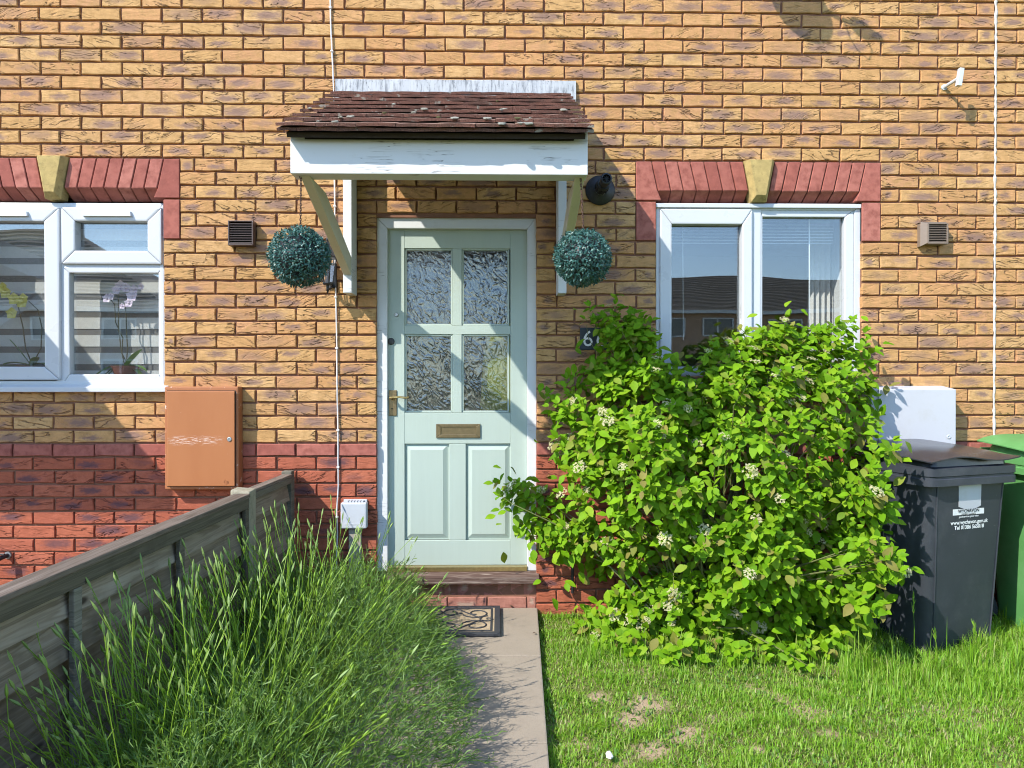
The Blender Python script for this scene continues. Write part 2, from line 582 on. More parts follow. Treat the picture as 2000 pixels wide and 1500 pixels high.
def old_wood(name, c0, c1, c2, along=(1.5, 1.5, 40), knots=True):
    m, nt, b = new_mat(name)
    p = pos(nt)
    r = rnd(nt)
    off = nd(nt, 'CombineXYZ', {0: M_(nt, 'MULTIPLY', r, 3.0), 1: M_(nt, 'MULTIPLY', r, 5.0), 2: M_(nt, 'MULTIPLY', r, 1.3)}).outputs[0]
    pp = nd(nt, 'VectorMath', {0: p, 1: off}, operation='ADD').outputs[0]
    k = None
    if knots:
        vo = nd(nt, 'TexVoronoi', {'Scale': 1.0, 'Vector': scaled(nt, pp, (3.0, 3.2, 9.0))})
        k = vo.outputs['Distance']
        bend = M_(nt, 'MULTIPLY', M_(nt, 'SUBTRACT', 1.0, sstep(nt, k, 0.0, 0.5)), 1.2)
    w = noise(nt, scaled(nt, pp, along), 1.0, 4, 0.6, 0.4)
    g = M_(nt, 'SINE', M_(nt, 'MULTIPLY', M_(nt, 'ADD', w, M_(nt, 'MULTIPLY', bend, 0.06)) if knots else w, 42.0))
    g = M_(nt, 'ADD', M_(nt, 'MULTIPLY', g, 0.14), w)
    g = M_(nt, 'ADD', g, M_(nt, 'MULTIPLY', M_(nt, 'SUBTRACT', noise(nt, scaled(nt, pp, tuple(x * 3.2 for x in along)), 1.0, 3), 0.5), 0.35))
    c = ramp(nt, g, [(0.2, c0), (0.55, c1), (0.9, c2)])
    c = mixc(nt, M_(nt, 'MULTIPLY', sstep(nt, noise(nt, p, 3.2, 5, 0.6), 0.5, 0.75), 0.5), c, tuple(x * 0.5 for x in c0))
    c = mixc(nt, sub_rnd(nt, r, 5.3), c, mixc(nt, 1.0, c, (0.50, 0.45, 0.40), 'MULTIPLY'))
    if knots:
        c = mixc(nt, M_(nt, 'MULTIPLY', M_(nt, 'SUBTRACT', 1.0, sstep(nt, k, 0.05, 0.13)), 0.85), c, (0.025, 0.016, 0.012))
    setb(nt, b, col=c, rough=0.85, spec=0.25, normal=bump(nt, g, 0.35, 0.003))
    return m


def slab_mat():
    m, nt, b = new_mat('concrete paving')
    p = pos(nt)
    r = rnd(nt)
    c = mixc(nt, noise(nt, p, 4.5, 6, 0.65), (0.27, 0.222, 0.168), (0.37, 0.312, 0.24))
    c = mixc(nt, M_(nt, 'MULTIPLY', r, 0.25), c, (0.32, 0.26, 0.20))
    fine = noise(nt, p, 260, 3, 0.75)
    c = mixc(nt, M_(nt, 'MULTIPLY', sstep(nt, fine, 0.5, 0.68), 0.45), c, (0.12, 0.10, 0.085))
    c = mixc(nt, M_(nt, 'MULTIPLY', sstep(nt, noise(nt, p, 420, 2), 0.63, 0.7), 0.6), c, (0.40, 0.36, 0.30))
    st = sstep(nt, noise(nt, p, 2.2, 5, 0.7), 0.52, 0.70)
    c = mixc(nt, M_(nt, 'MULTIPLY', st, 0.35), c, (0.12, 0.105, 0.085))
    setb(nt, b, col=c, rough=0.95, spec=0.2, normal=bump(nt, fine, 0.5, 0.002))
    return m


def orange_box():
    m, nt, b = new_mat('faded orange brown plastic')
    p = pos(nt)
    n = noise(nt, scaled(nt, p, (8, 8, 2.5)), 1.0, 6, 0.6)
    c = mixc(nt, n, (0.33, 0.115, 0.035), (0.40, 0.155, 0.055))
    # the scuffed streak across the door
    px = P(400, 858)
    dz = M_(nt, 'ABSOLUTE', M_(nt, 'SUBTRACT', nd(nt, 'SeparateXYZ', {0: p}).outputs[2], px.z))
    dx = M_(nt, 'ABSOLUTE', M_(nt, 'SUBTRACT', nd(nt, 'SeparateXYZ', {0: p}).outputs[0], px.x - 0.02))
    win = M_(nt, 'MULTIPLY', M_(nt, 'SUBTRACT', 1.0, sstep(nt, dz, 0.004, 0.034)), M_(nt, 'SUBTRACT', 1.0, sstep(nt, dx, 0.09, 0.17)))
    sc_ = sstep(nt, noise(nt, scaled(nt, p, (26, 26, 170)), 1.0, 4, 0.7), 0.50, 0.58)
    c = mixc(nt, M_(nt, 'MULTIPLY', sc_, win), c, (0.62, 0.46, 0.38))
    sp = sstep(nt, noise(nt, p, 60, 4, 0.8), 0.70, 0.74)
    c = mixc(nt, M_(nt, 'MULTIPLY', sp, 0.6), c, (0.60, 0.45, 0.36))
    setb(nt, b, col=c, rough=0.5, normal=bump(nt, noise(nt, p, 50, 4), 0.08, 0.002))
    return m


def chipped_edge():
    m, nt, b = new_mat('chipped pale orange edge')
    p = pos(nt)
    c = mixc(nt, sstep(nt, noise(nt, p, 34, 5, 0.75), 0.6, 0.68), (0.34, 0.125, 0.045), (0.66, 0.52, 0.46))
    setb(nt, b, col=c, rough=0.6)
    return m


def bin_plastic(name, col, light, rough=0.48):
    m, nt, b = new_mat(name)
    p = pos(nt)
    n = noise(nt, p, 7, 6, 0.65)
    c = mixc(nt, n, tuple(x * 0.8 for x in col), tuple(x * 1.2 for x in col))
    sp = sstep(nt, noise(nt, p, 170, 2, 0.6), 0.70, 0.76)
    c = mixc(nt, M_(nt, 'MULTIPLY', sp, 0.5), c, light)
    s2 = M_(nt, 'MULTIPLY', sstep(nt, noise(nt, scaled(nt, p, (7, 7, 75)), 1.0, 4, 0.7), 0.66, 0.72), sstep(nt, noise(nt, p, 5, 2), 0.5, 0.6))
    c = mixc(nt, M_(nt, 'MULTIPLY', s2, 0.5), c, light)
    d = sstep(nt, noise(nt, p, 3.5, 5, 0.7), 0.45, 0.8)
    c = mixc(nt, M_(nt, 'MULTIPLY', d, 0.30), c, light)
    setb(nt, b, col=c, rough=rough, normal=bump(nt, noise(nt, p, 380, 2), 0.15, 0.001))
    return m


def schlick(nt, normal=None, f0=0.04):
    g = nd(nt, 'NewGeometry')
    n = normal if normal is not None else g.outputs['Normal']
    c = nd(nt, 'VectorMath', {0: n, 1: g.outputs['Incoming']}, operation='DOT_PRODUCT').outputs['Value']
    c = M_(nt, 'SUBTRACT', 1.0, M_(nt, 'ABSOLUTE', c), clamp=True)
    return M_(nt, 'MULTIPLY_ADD', M_(nt, 'POWER', c, 5.0), 1 - f0, f0)


def glass_mat(name, base_refl, tint, rough=0.0):
    m, nt, b = new_mat(name)
    nt.nodes.remove(b)
    out = nt.nodes['Material Output']
    fr = schlick(nt)
    f = M_(nt, 'MULTIPLY_ADD', fr, 1.0, base_refl, clamp=True)
    p = pos(nt)
    wav = noise(nt, scaled(nt, p, (1.1, 1, 1.6)), 1.0, 1)
    nm = bump(nt, wav, 0.06, 0.05)
    gl = nd(nt, 'BsdfGlossy', {'Roughness': rough, 'Color': (0.95, 0.97, 1.0, 1), 'Normal': nm}).outputs[0]
    tr = nd(nt, 'BsdfTransparent', {'Color': rgba(tint)}).outputs[0]
    mx = nd(nt, 'MixShader', {0: f, 1: tr, 2: gl})
    nt.links.new(mx.outputs[0], out.inputs[0])
    return m


def obscure_glass():
    m, nt, b = new_mat('patterned obscure glass')
    nt.nodes.remove(b)
    out = nt.nodes['Material Output']
    p = pos(nt)
    w = nd(nt, 'TexNoise', {'Scale': 9.0, 'Detail': 2.0, 'Vector': p}).outputs[1]
    pv = nd(nt, 'VectorMath', {0: scaled(nt, w, (0.10, 0.02, 0.10)), 1: p}, operation='ADD').outputs[0]
    vr = nd(nt, 'VectorRotate', {'Vector': pv, 'Angle': 0.5}, rotation_type='Y_AXIS').outputs[0]
    n1 = noise(nt, scaled(nt, vr, (36, 10, 15)), 1.0, 1, 0.5)
    r1 = sstep(nt, M_(nt, 'ABSOLUTE', M_(nt, 'SUBTRACT', n1, 0.5)), 0.0, 0.18)
    n2 = noise(nt, scaled(nt, pv, (19, 10, 34)), 1.0, 1, 0.5)
    r2 = sstep(nt, M_(nt, 'ABSOLUTE', M_(nt, 'SUBTRACT', n2, 0.5)), 0.0, 0.15)
    h = M_(nt, 'MULTIPLY', r1, M_(nt, 'ADD', M_(nt, 'MULTIPLY', r2, 0.5), 0.5))
    nm = bump(nt, h, 0.25, 0.005)
    fr = schlick(nt, nm)
    f = M_(nt, 'MULTIPLY_ADD', fr, 1.2, 0.02, clamp=True)
    gl = nd(nt, 'BsdfGlossy', {'Roughness': 0.14, 'Color': (0.93, 0.96, 1.0, 1), 'Normal': nm}).outputs[0]
    rf = nd(nt, 'BsdfRefraction', {'Roughness': 0.03, 'IOR': 1.3, 'Color': (0.85, 0.9, 0.92, 1), 'Normal': nm}).outputs[0]
    tr = nd(nt, 'BsdfTransparent', {'Color': (0.85, 0.9, 0.92, 1)}).outputs[0]
    t2 = nd(nt, 'MixShader', {0: 0.5, 1: rf, 2: tr}).outputs[0]
    df = nd(nt, 'BsdfDiffuse', {'Color': (0.42, 0.45, 0.48, 1), 'Normal': nm}).outputs[0]
    t3 = nd(nt, 'MixShader', {0: 0.04, 1: t2, 2: df}).outputs[0]
    mx = nd(nt, 'MixShader', {0: f, 1: t3, 2: gl})
    nt.links.new(mx.outputs[0], out.inputs[0])
    return m


def leaf_mat(name, cols, trans=0.35, rough=0.4, blush=None, gloss=0.5, veins=True):
    """thin leaf: diffuse and translucent with a waxy sheen; colour differs from leaf to leaf"""
    m, nt, b = new_mat(name)
    out = nt.nodes['Material Output']
    r = rnd(nt)
    k = len(cols)
    c = ramp(nt, sub_rnd(nt, r, 23.7), [(i / (k - 1), q) for i, q in enumerate(cols)])
    if blush:
        bl = sstep(nt, sub_rnd(nt, r, 57.1), 0.86, 0.98)
        c = mixc(nt, M_(nt, 'MULTIPLY', bl, 0.7), c, blush)
    c = mixc(nt, M_(nt, 'MULTIPLY', noise(nt, pos(nt), 60, 2), 0.35), c, tuple(x * 0.7 for x in cols[0]))
    setb(nt, b, col=c, rough=rough, spec=gloss)
    tc = nd(nt, 'HueSaturation', {'Hue': 0.485, 'Saturation': 1.1, 'Value': 1.2, 'Color': c}).outputs[0]
    tl = nd(nt, 'BsdfTranslucent', {'Color': tc}).outputs[0]
    mx = nd(nt, 'MixShader', {0: trans, 1: b.outputs[0], 2: tl})
    nt.links.new(mx.outputs[0], out.inputs[0])
    return m


MAT['sage'] = sage_paint()
MAT['timber'] = white_timber()
MAT['cream'] = cream_timber()
MAT['flashing'] = flashing()
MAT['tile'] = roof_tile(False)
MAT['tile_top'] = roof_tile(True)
MAT['fence'] = old_wood('weathered fence board', (0.19, 0.148, 0.104), (0.32, 0.262, 0.195), (0.44, 0.385, 0.305), (3.0, 1.1, 22))
MAT['fence_frame'] = old_wood('grey green fence timber', (0.15, 0.14, 0.108), (0.23, 0.215, 0.17), (0.31, 0.29, 0.24), (12.0, 1.3, 45), knots=False)
MAT['fence_cap'] = old_wood('silvered fence capping', (0.15, 0.12, 0.095), (0.26, 0.215, 0.18), (0.36, 0.31, 0.27), (40.0, 1.3, 40), knots=False)
MAT['sill_wood'] = old_wood('flaking brown sill', (0.07, 0.04, 0.032), (0.12, 0.075, 0.06), (0.45, 0.37, 0.31), (2, 20, 60), knots=False)
MAT['slab'] = slab_mat()
MAT['orange_box'] = orange_box()
MAT['orange_edge'] = chipped_edge()
MAT['bin_black'] = bin_plastic('black bin plastic', (0.034, 0.039, 0.05), (0.14, 0.14, 0.145))
MAT['lid_black'] = bin_plastic('glossy black lid', (0.030, 0.032, 0.04), (0.12, 0.115, 0.11), 0.24)
MAT['bin_green'] = bin_plastic('green bin plastic', (0.10, 0.29, 0.085), (0.22, 0.36, 0.2))
MAT['glass'] = glass_mat('window glass', 0.075, (0.97, 0.985, 0.98))
MAT['obscure'] = obscure_glass()
MAT['dogwood'] = leaf_mat('dogwood leaf', [(0.085, 0.20, 0.004), (0.14, 0.30, 0.006), (0.205, 0.385, 0.010), (0.11, 0.255, 0.005), (0.26, 0.395, 0.018), (0.17, 0.345, 0.008)], 0.22, 0.6, blush=(0.27, 0.15, 0.075), gloss=0.16)
MAT['dogwood_flower'] = leaf_mat('cream dogwood blossom', [(0.58, 0.55, 0.28), (0.68, 0.63, 0.42), (0.52, 0.50, 0.18), (0.70, 0.66, 0.52)], 0.25, 0.7, gloss=0.2)
MAT['twig'] = leaf_mat('green twig', [(0.16, 0.19, 0.05), (0.12, 0.12, 0.05), (0.2, 0.22, 0.07)], 0.0, 0.6)
MAT['lavender'] = leaf_mat('lavender stem', [(0.17, 0.31, 0.018), (0.21, 0.37, 0.025), (0.26, 0.41, 0.04), (0.18, 0.32, 0.03)], 0.15, 0.5)
MAT['lavender_bud'] = leaf_mat('lavender bud', [(0.23, 0.35, 0.07), (0.28, 0.39, 0.11), (0.21, 0.32, 0.09)], 0.15, 0.6)
MAT['lavender_leaf'] = leaf_mat('lavender leaf', [(0.11, 0.20, 0.022), (0.15, 0.27, 0.028), (0.155, 0.255, 0.08), (0.08, 0.17, 0.03), (0.17, 0.31, 0.055)], 0.25, 0.6)
MAT['grass'] = leaf_mat('grass blade', [(0.155, 0.36, 0.014), (0.21, 0.43, 0.022), (0.28, 0.48, 0.04), (0.35, 0.48, 0.07), (0.17, 0.385, 0.016), (0.24, 0.45, 0.03), (0.46, 0.45, 0.17)], 0.35, 0.5)
MAT['thatch'] = leaf_mat('dry grass thatch', [(0.46, 0.38, 0.20), (0.38, 0.32, 0.14), (0.52, 0.46, 0.28)], 0.2, 0.8)
MAT['weed'] = leaf_mat('weed leaf', [(0.09, 0.21, 0.025), (0.12, 0.26, 0.03), (0.16, 0.28, 0.05)], 0.3, 0.5)
MAT['topiary'] = leaf_mat('plastic box leaf', [(0.03, 0.105, 0.092), (0.045, 0.145, 0.128), (0.075, 0.195, 0.178), (0.03, 0.095, 0.07), (0.13, 0.26, 0.24)], 0.1, 0.42, gloss=0.5)


BARE = [(G(1262, 1352), .095), (G(1236, 1372), .07), (G(1345, 1412), .09), (G(1276, 1442), .07), (G(1225, 1385), .06), (G(1395, 1500), .05), (G(1170, 1340), .05), (G(1480, 1450), .04), (G(1620, 1420), .04)]      # place, radius


def lawn_mat():
    m, nt, b = new_mat('lawn soil')
    p = pos(nt)
    c = mixc(nt, noise(nt, p, 9, 6, 0.7), (0.085, 0.12, 0.022), (0.15, 0.165, 0.045))
    bare = sstep(nt, noise(nt, p, 3.1, 4, 0.6), 0.54, 0.66)
    # worn bare spots of dry soil
    ragged = M_(nt, 'MULTIPLY', M_(nt, 'SUBTRACT', noise(nt, p, 14, 5, 0.7), 0.5), 1.3)
    for q, r_ in BARE:
        dv = nd(nt, 'VectorMath', {0: p, 1: (q.x, q.y, -0.045)}, operation='DISTANCE').outputs['Value']
        spot = M_(nt, 'SUBTRACT', 1.0, sstep(nt, M_(nt, "ADD", M_(nt, "DIVIDE", dv, r_), ragged), 0.35, 1.5))
        bare = M_(nt, 'MAXIMUM', bare, spot)
    c = mixc(nt, bare, c, (0.38, 0.28, 0.18))
    setb(nt, b, col=c, rough=1.0, spec=0.1, normal=bump(nt, noise(nt, p, 70, 4, 0.7), 0.8, 0.01))
    return m


MAT['lawn'] = lawn_mat()
MAT['far_wall'] = simple('far brick', (0.40, 0.26, 0.18), 0.95, 0.25, 8)
MAT['far_roof'] = simple('far roof tile', (0.24, 0.205, 0.17), 0.95, 0.3, 3)
MAT['far_glass'] = simple('far window glass', (0.05, 0.06, 0.08), 0.1, 0.1)
MAT['road'] = simple('asphalt', (0.06, 0.06, 0.062), 0.95, 0.2, 12, 0.5, 90)
# ------------------------------------------------------------------ ground
m_ = MB()
m_.slab([(-250, -250), (250, -250), (250, 40), (-250, 40)], -0.40, -0.10)
tag(m_.build('ground', MAT['lawn']), kind='structure')
PE0, PE1 = G(1050, 1192), G(1073, 1500)                # right edge of the path


def path_edge(y):
    return PE0.x + (PE1.x - PE0.x) * (y - PE0.y) / (PE1.y - PE0.y)


lawn_z = -0.045
m_ = MB()
nx, ny = 60, 44
for j in range(ny + 1):
    y = 0.06 - 4.6 * j / ny
    for i in range(nx + 1):
        x0 = path_edge(y) - 0.05
        x = x0 + (6.5 - x0) * i / nx
        hz = lawn_z + 0.012 * math.sin(3.1 * x + 1.3 * y) + 0.010 * math.sin(5.7 * y - 2.1 * x) - 0.02 * min(1, max(0, (x - 1.5)))
        m_.v.append((x, y, hz))
for j in range(ny):
    for i in range(nx):
        a = j * (nx + 1) + i
        m_.f.append((a, a + nx + 1, a + nx + 2, a + 1))
lawn = tag(m_.build('lawn', MAT['lawn'], smooth=True), kind='structure')
m_ = MB()
m_.slab([(-1.22, -4.6), (-0.60, -4.6), (-0.60, 0.05), (-1.22, 0.05)], -0.095, -0.03)
tag(m_.build('flower_bed_soil', MAT['soil']), kind='structure')
m_ = MB()
m_.slab([(-7, -4.6), (-1.24, -4.6), (-1.24, 0.05), (-7, 0.05)], -0.095, -0.035)
tag(m_.build('neighbouring_front_garden', MAT['soil']), kind='structure')

# concrete path of slabs
path = tag(MB().slab([(-0.62, -4.6), (path_edge(-4.6) - 0.01, -4.6), (path_edge(0) - 0.01, 0.0), (-0.62, 0.0)], -0.094, -0.032).build('path', MAT['soil']), kind='structure')
ys = [-0.005, G(1000, 1281).y, G(1000, 1452).y, -2.35, -3.2, -4.1]
for a, b in zip(ys[:-1], ys[1:]):
    b += 0.007
    MB().slab([(-0.60, b), (path_edge(b), b), (path_edge(a), a), (-0.60, a)], -0.03, random.uniform(-0.003, 0.003)).build('slab', MAT['slab'], path, bevel=0.006)

# ------------------------------------------------------------------ the brick terrace
RZ, RH, RL = 0.02, 0.075, 0.222          # first bed joint, course height, stretcher pitch


def snapz(z):
    return RZ + RH * round((z - RZ) / RH)


XB = -1.05                               # party line between the two houses
LW = dict(x0=P(-112, 580).x, x1=P(320, 580).x, z0=P(200, 764).z, z1=snapz(P(200, 393).z), xc=P(104, 350).x)
RW = dict(x0=P(1281, 560).x, x1=P(1684, 560).x, z0=P(1480, 742).z, z1=snapz(P(1480, 396).z), xc=P(1482, 350).x)
DR = dict(x0=P(735, 700).x, x1=P(1048, 700).x, z0=P(880, 1140).z, z1=P(880, 424).z)
ARCH_H = 3 * RH
TOPJ = [0.0888, 0.1639, 0.238, 0.311, 0.387, 0.458, 0.529, 0.603, 0.689]
BOTJ = [0.058, 0.129, 0.2024, 0.2755, 0.3495, 0.4226, 0.4946, 0.5676]
XJ = P(1943, 420).x                      # movement joint
X_MIN, X_MAX, Z_TOP = -4.2, 4.4, 4.75

houses = {}
lh = empty('terraced_house', (-2.6, 0.1, 0))
tag(lh, 'left-hand yellow brick house with orchids in its window, behind the wooden fence', 'house', 'houses of the brick terrace')
rh = empty('terraced_house', (0.9, 0.1, 0))
tag(rh, 'yellow brick house with the pale green door and tiled door canopy', 'house', 'houses of the brick terrace')


def wall_back(house, x0, x1, holes):
    xs = sorted({x0, x1, *[min(max(h[0], x0), x1) for h in holes], *[min(max(h[1], x0), x1) for h in holes]})
    zs = sorted({-0.25, Z_TOP, *[h[2] for h in holes], *[h[3] for h in holes]})
    mb = MB()
    for a, b in zip(xs[:-1], xs[1:]):
        for c, d in zip(zs[:-1], zs[1:]):
            mx, mz = (a + b) / 2, (c + d) / 2
            if any(h[0] < mx < h[1] and h[2] < mz < h[3] for h in holes):
                continue
            mb.add([(a, 0.012, c), (b, 0.012, c), (b, 0.012, d), (a, 0.012, d)], [(0, 1, 2, 3)])
            mb.add([(a, 0.29, c), (b, 0.29, c), (b, 0.29, d), (a, 0.29, d)], [(3, 2, 1, 0)])
    for h in holes:                       # reveals
        a, b, c, d = h
        y0, y1 = 0.012, 0.29
        mb.add([(a, y0, c), (a, y1, c), (a, y1, d), (a, y0, d)], [(0, 1, 2, 3)])
        mb.add([(b, y0, c), (b, y1, c), (b, y1, d), (b, y0, d)], [(3, 2, 1, 0)])
        mb.add([(a, y0, d), (b, y0, d), (b, y1, d), (a, y1, d)], [(0, 3, 2, 1)])
        mb.add([(a, y0, c), (b, y0, c), (b, y1, c), (a, y1, c)], [(0, 1, 2, 3)])
    mb.add([(x0, 0.009, Z_TOP), (x1, 0.009, Z_TOP), (x1, 0.29, Z_TOP), (x0, 0.29, Z_TOP)], [(0, 1, 2, 3)])
    return mb.build('wall', MAT['mortar'], house)


holeL = (LW['x0'], LW['x1'], LW['z0'], LW['z1'] + .062)
holeR = (RW['x0'], RW['x1'], RW['z0'], RW['z1'] + .062)
holeD = (DR['x0'], DR['x1'], DR['z0'], DR['z1'])
wallL = wall_back(lh, X_MIN, XB, [holeL])
wallR = wall_back(rh, XB, X_MAX, [holeR, holeD])

SPR = 0.689                              # half width of an arch
no_brick = [holeL, holeR, (DR['x0'], DR['x1'], -0.3, DR['z1']),
            (LW['xc'] - SPR - .004, LW['xc'] + SPR + .004, LW['z1'], LW['z1'] + ARCH_H), (RW['xc'] - SPR - .004, RW['xc'] + SPR + .004, RW['z1'], RW['z1'] + ARCH_H),
            (LW['x1'] - .01, LW['xc'] + SPR + .004, LW['z1'] - ARCH_H, LW['z1']), (LW['xc'] - SPR - .004, LW['x0'] + .01, LW['z1'] - ARCH_H, LW['z1']),
            (RW['x1'] - .01, RW['xc'] + SPR + .004, RW['z1'] - ARCH_H, RW['z1']), (RW['xc'] - SPR - .004, RW['x0'] + .01, RW['z1'] - ARCH_H, RW['z1']),
            (XJ - .004, XJ + .004, -1, 9)]

_bm_cache = {}


def brick_geo(L, Hh, var):
    """verts, faces, uvs of one brick; origin at the centre of its face; worn arrises"""
    rr = random.Random(hash((round(L, 3), round(Hh, 3), var)) & 0xffff)
    hx, hz = L / 2, Hh / 2
    j = lambda s=0.0024: rr.uniform(-s, s)
    ring = []
    n = 3 if L > 0.12 else 2
    for i in range(n): ring.append((-hx + L * i / n + (j(.01) if i else 0), -hz + j()))
    ring.append((hx + j(), -hz + j()))
    ring.append((hx + j(), hz * j(.3)))
    for i in range(n): ring.append((hx - L * i / n + (j(.01) if i else 0), hz + j()))
    ring.append((-hx + j(), hz + j()))
    ring.append((-hx + j(), hz * j(.3)))
    k = len(ring)
    v, f = [], []
    for a, b in ring: v.append((a, 0.055, b))
    for a, b in ring: v.append((a + j(.0006), 0.0035 + abs(j(.002)), b + j(.0006)))
    for a, b in ring: v.append((a * (1 - 0.0032 / hx), j(.0009), b * (1 - 0.0036 / hz)))
    for q in range(2):
        for i in range(k):
            i2 = (i + 1) % k
            f.append((q * k + i, q * k + i2, (q + 1) * k + i2, (q + 1) * k + i))
    f.append(tuple(range(2 * k, 3 * k)))
    uv = [(a / L + .5, b / Hh + .5) for a, y, b in v]
    return v, f, uv


def mesh_uv(name, v, f, uv, mat):
    me = bpy.data.meshes.new(name)
    me.from_pydata(v, [], f)
    lay = me.uv_layers.new(name='UVMap')
    idx = np.zeros(len(me.loops), dtype=np.int32)
    me.loops.foreach_get('vertex_index', idx)
    lay.data.foreach_set('uv', np.array(uv, dtype=np.float32)[idx].ravel())
    me.materials.append(mat)
    me.update()
    return me


def brick_mesh(L, Hh, var, mat):
    key = (round(L, 3), round(Hh, 3), var, mat.name)
    if key not in _bm_cache:
        v, f, uv = brick_geo(L, Hh, var)
        _bm_cache[key] = (mesh_uv('brick', v, f, uv, mat), v, f, uv)
    return _bm_cache[key]


BUSH = [(1130, 600), (1180, 590), (1240, 600), (1290, 660), (1350, 720), (1400, 660), (1440, 640), (1490, 640), (1510, 600), (1530, 595), (1560, 630), (1600, 640), (1650, 600), (1690, 640), (1722, 690),
        (1715, 760), (1760, 800), (1755, 880), (1730, 940), (1760, 1020), (1790, 1110), (1740, 1150), (1745, 1230), (1640, 1280), (1600, 1330), (1500, 1300), (1380, 1310), (1250, 1290), (1170, 1280),
        (1110, 1240), (1150, 1190), (1200, 1140), (1100, 1085), (1040, 1060), (1000, 1040), (975, 1000), (955, 940), (1010, 935), (1050, 955), (1075, 930), (1060, 890), (1020, 850), (1010, 820), (1060, 790),
        (1080, 740), (1140, 720), (1185, 690), (1130, 640)]


def inside(px, py, poly):
    c = False
    n = len(poly)
    for i in range(n):
        x1, y1 = poly[i]
        x2, y2 = poly[(i + 1) % n]
        if (y1 > py) != (y2 > py) and px < (x2 - x1) * (py - y1) / (y2 - y1) + x1:
            c = not c
    return c


bricks = []       # (x centre, z centre, length, height, kind)
for n in range(-2, 63):
    z0 = RZ + RH * n
    zc = z0 + RH / 2
    ex = sorted((h[0], h[1]) for h in no_brick if h[2] < zc < h[3])
    segs, x = [], X_MIN
    for a, b in ex:
        if a > x + 0.02: segs.append((x, a))
        x = max(x, b)
    if x < X_MAX: segs.append((x, X_MAX))
    kind = 'buff' if n > 11 else ('string' if n == 11 else 'red')
    for a, b in segs:
        upper = zc > LW['z1'] + ARCH_H or a > RW['x0'] + 0.1
        o = (-2.521 if n % 2 else -2.632) if upper else (-2.678 if n % 2 else -2.567)
        o += random.uniform(-.003, .003)
        k0 = math.ceil((a - o) / RL)
        js = [o + RL * k + random.uniform(-.004, .004) for k in range(k0, int((b - o) / RL) + 2) if a + 0.036 < o + RL * k < b - 0.036]
        for p, q in zip([a - .005] + js, js + [b + .005]):
            bricks.append(((p + q) / 2, zc + random.uniform(-.0012, .0012), q - p - 0.0098, RH - 0.0096, kind))

cand = {'l': [], 'r': []}
for i, (x, z, L, Hh, kind) in enumerate(bricks):
    px, py = project((x, 0, z))
    seen = -25 < px < 2025 and -8 < py < 1230
    if seen and kind == 'buff' and (inside(px, py, BUSH) or (575 < px < 1145 and 195 < py < 330)):
        seen = False
    side = 'l' if x < XB else 'r'
    cand[side].append((not seen, kind != 'string', (px - 1000) ** 2 + (py - 600) ** 2, i))
for side, house, wallo in (('l', lh, wallL), ('r', rh, wallR)):
    cand[side].sort()
    lim = {'buff': 300, 'red': 150, 'string': 60}
    rest = {'buff': [], 'red': [], 'string': []}
    for hid, _a, _d, i in cand[side]:
        x, z, L, Hh, kind = bricks[i]
        mat = MAT[{'buff': 'buff', 'red': 'red', 'string': 'smooth_red'}[kind]]
        full = abs(L - (RL - .0098)) < 0.012
        me, v, f, uv = brick_mesh(round(L * 250) / 250 if full else L, Hh, random.randrange(4), mat)
        yo = random.uniform(-.0018, .0018) - (0.006 if kind == 'string' else 0.0)
        if not hid and lim[kind] > 0:
            lim[kind] -= 1
            o = link({'buff': 'brick', 'red': 'red_brick', 'string': 'string_course_brick'}[kind], me, mat, wallo, (x, yo, z))
            o.rotation_euler = (random.uniform(-.009, .009), 0, random.uniform(-.004, .004))
        else:
            rest[kind].append((x, yo, z, v, f, uv))
    for kind, items in rest.items():
        if not items: continue
        V, Fc, U = [], [], []
        for x, y, z, v, f, uv in items:
            n0 = len(V)
            V += [(a + x - ORG[wallo].x, b + y - ORG[wallo].y, c + z - ORG[wallo].z) for a, b, c in v]
            Fc += [tuple(q + n0 for q in g) for g in f]
            U += uv
        nm = {'buff': 'brickwork', 'red': 'red_brickwork', 'string': 'string_course_brickwork'}[kind]
        o = link(nm, mesh_uv(nm, V, Fc, U, MAT[{'buff': 'buff', 'red': 'red', 'string': 'smooth_red'}[kind]]), None, wallo, ORG[wallo])
        o['kind'] = 'stuff'

# sealed movement joint and the paving bricks under the door
mb = MB()
pts = [(XJ + random.uniform(-.0015, .0015), 0.0 + random.uniform(-.003, .002), -0.1 + 0.019 * i) for i in range(250)]
mb.tube(pts, [0.0062 + random.uniform(-.0022, .0028) for _ in pts], 5)
mb.build('sealed_joint', MAT['sealant'], rh)


def uv_box_brick(name, parent, poly_or_box, mat):
    x0, x1, y0, z0, z1 = poly_or_box
    v, f, uv = brick_geo(x1 - x0, z1 - z0, random.randrange(9))
    me = mesh_uv(name, v, f, uv, mat)
    o = link(name, me, mat, parent, ((x0 + x1) / 2, y0, (z0 + z1) / 2))
    return o


step = empty('door_step', ((DR['x0'] + DR['x1']) / 2, 0, 0), rh)
zt, zm = P(880, 1141).z, P(880, 1166).z
x = DR['x0']
while x < DR['x1'] - 0.03:
    x2 = min(x + 0.074, DR['x1'])
    uv_box_brick('soldier_brick', step, (x + .004, x2 - .004, 0.012, zm + .004, zt + .01), MAT['step_red'])
    x = x2
x = DR['x0'] - 0.05
while x < DR['x1'] - 0.03:
    x2 = min(x + 0.222, DR['x1'])
    uv_box_brick('step_brick', step, (max(x, DR['x0']) + .004, x2 - .004, 0.004, zm - .068, zm - .004), MAT['step_red'])
    x = x2
MB().box(DR['x0'], DR['x1'], 0.022, 0.1, -0.1, zt - .001).build('step_mortar', MAT['mortar'], step)

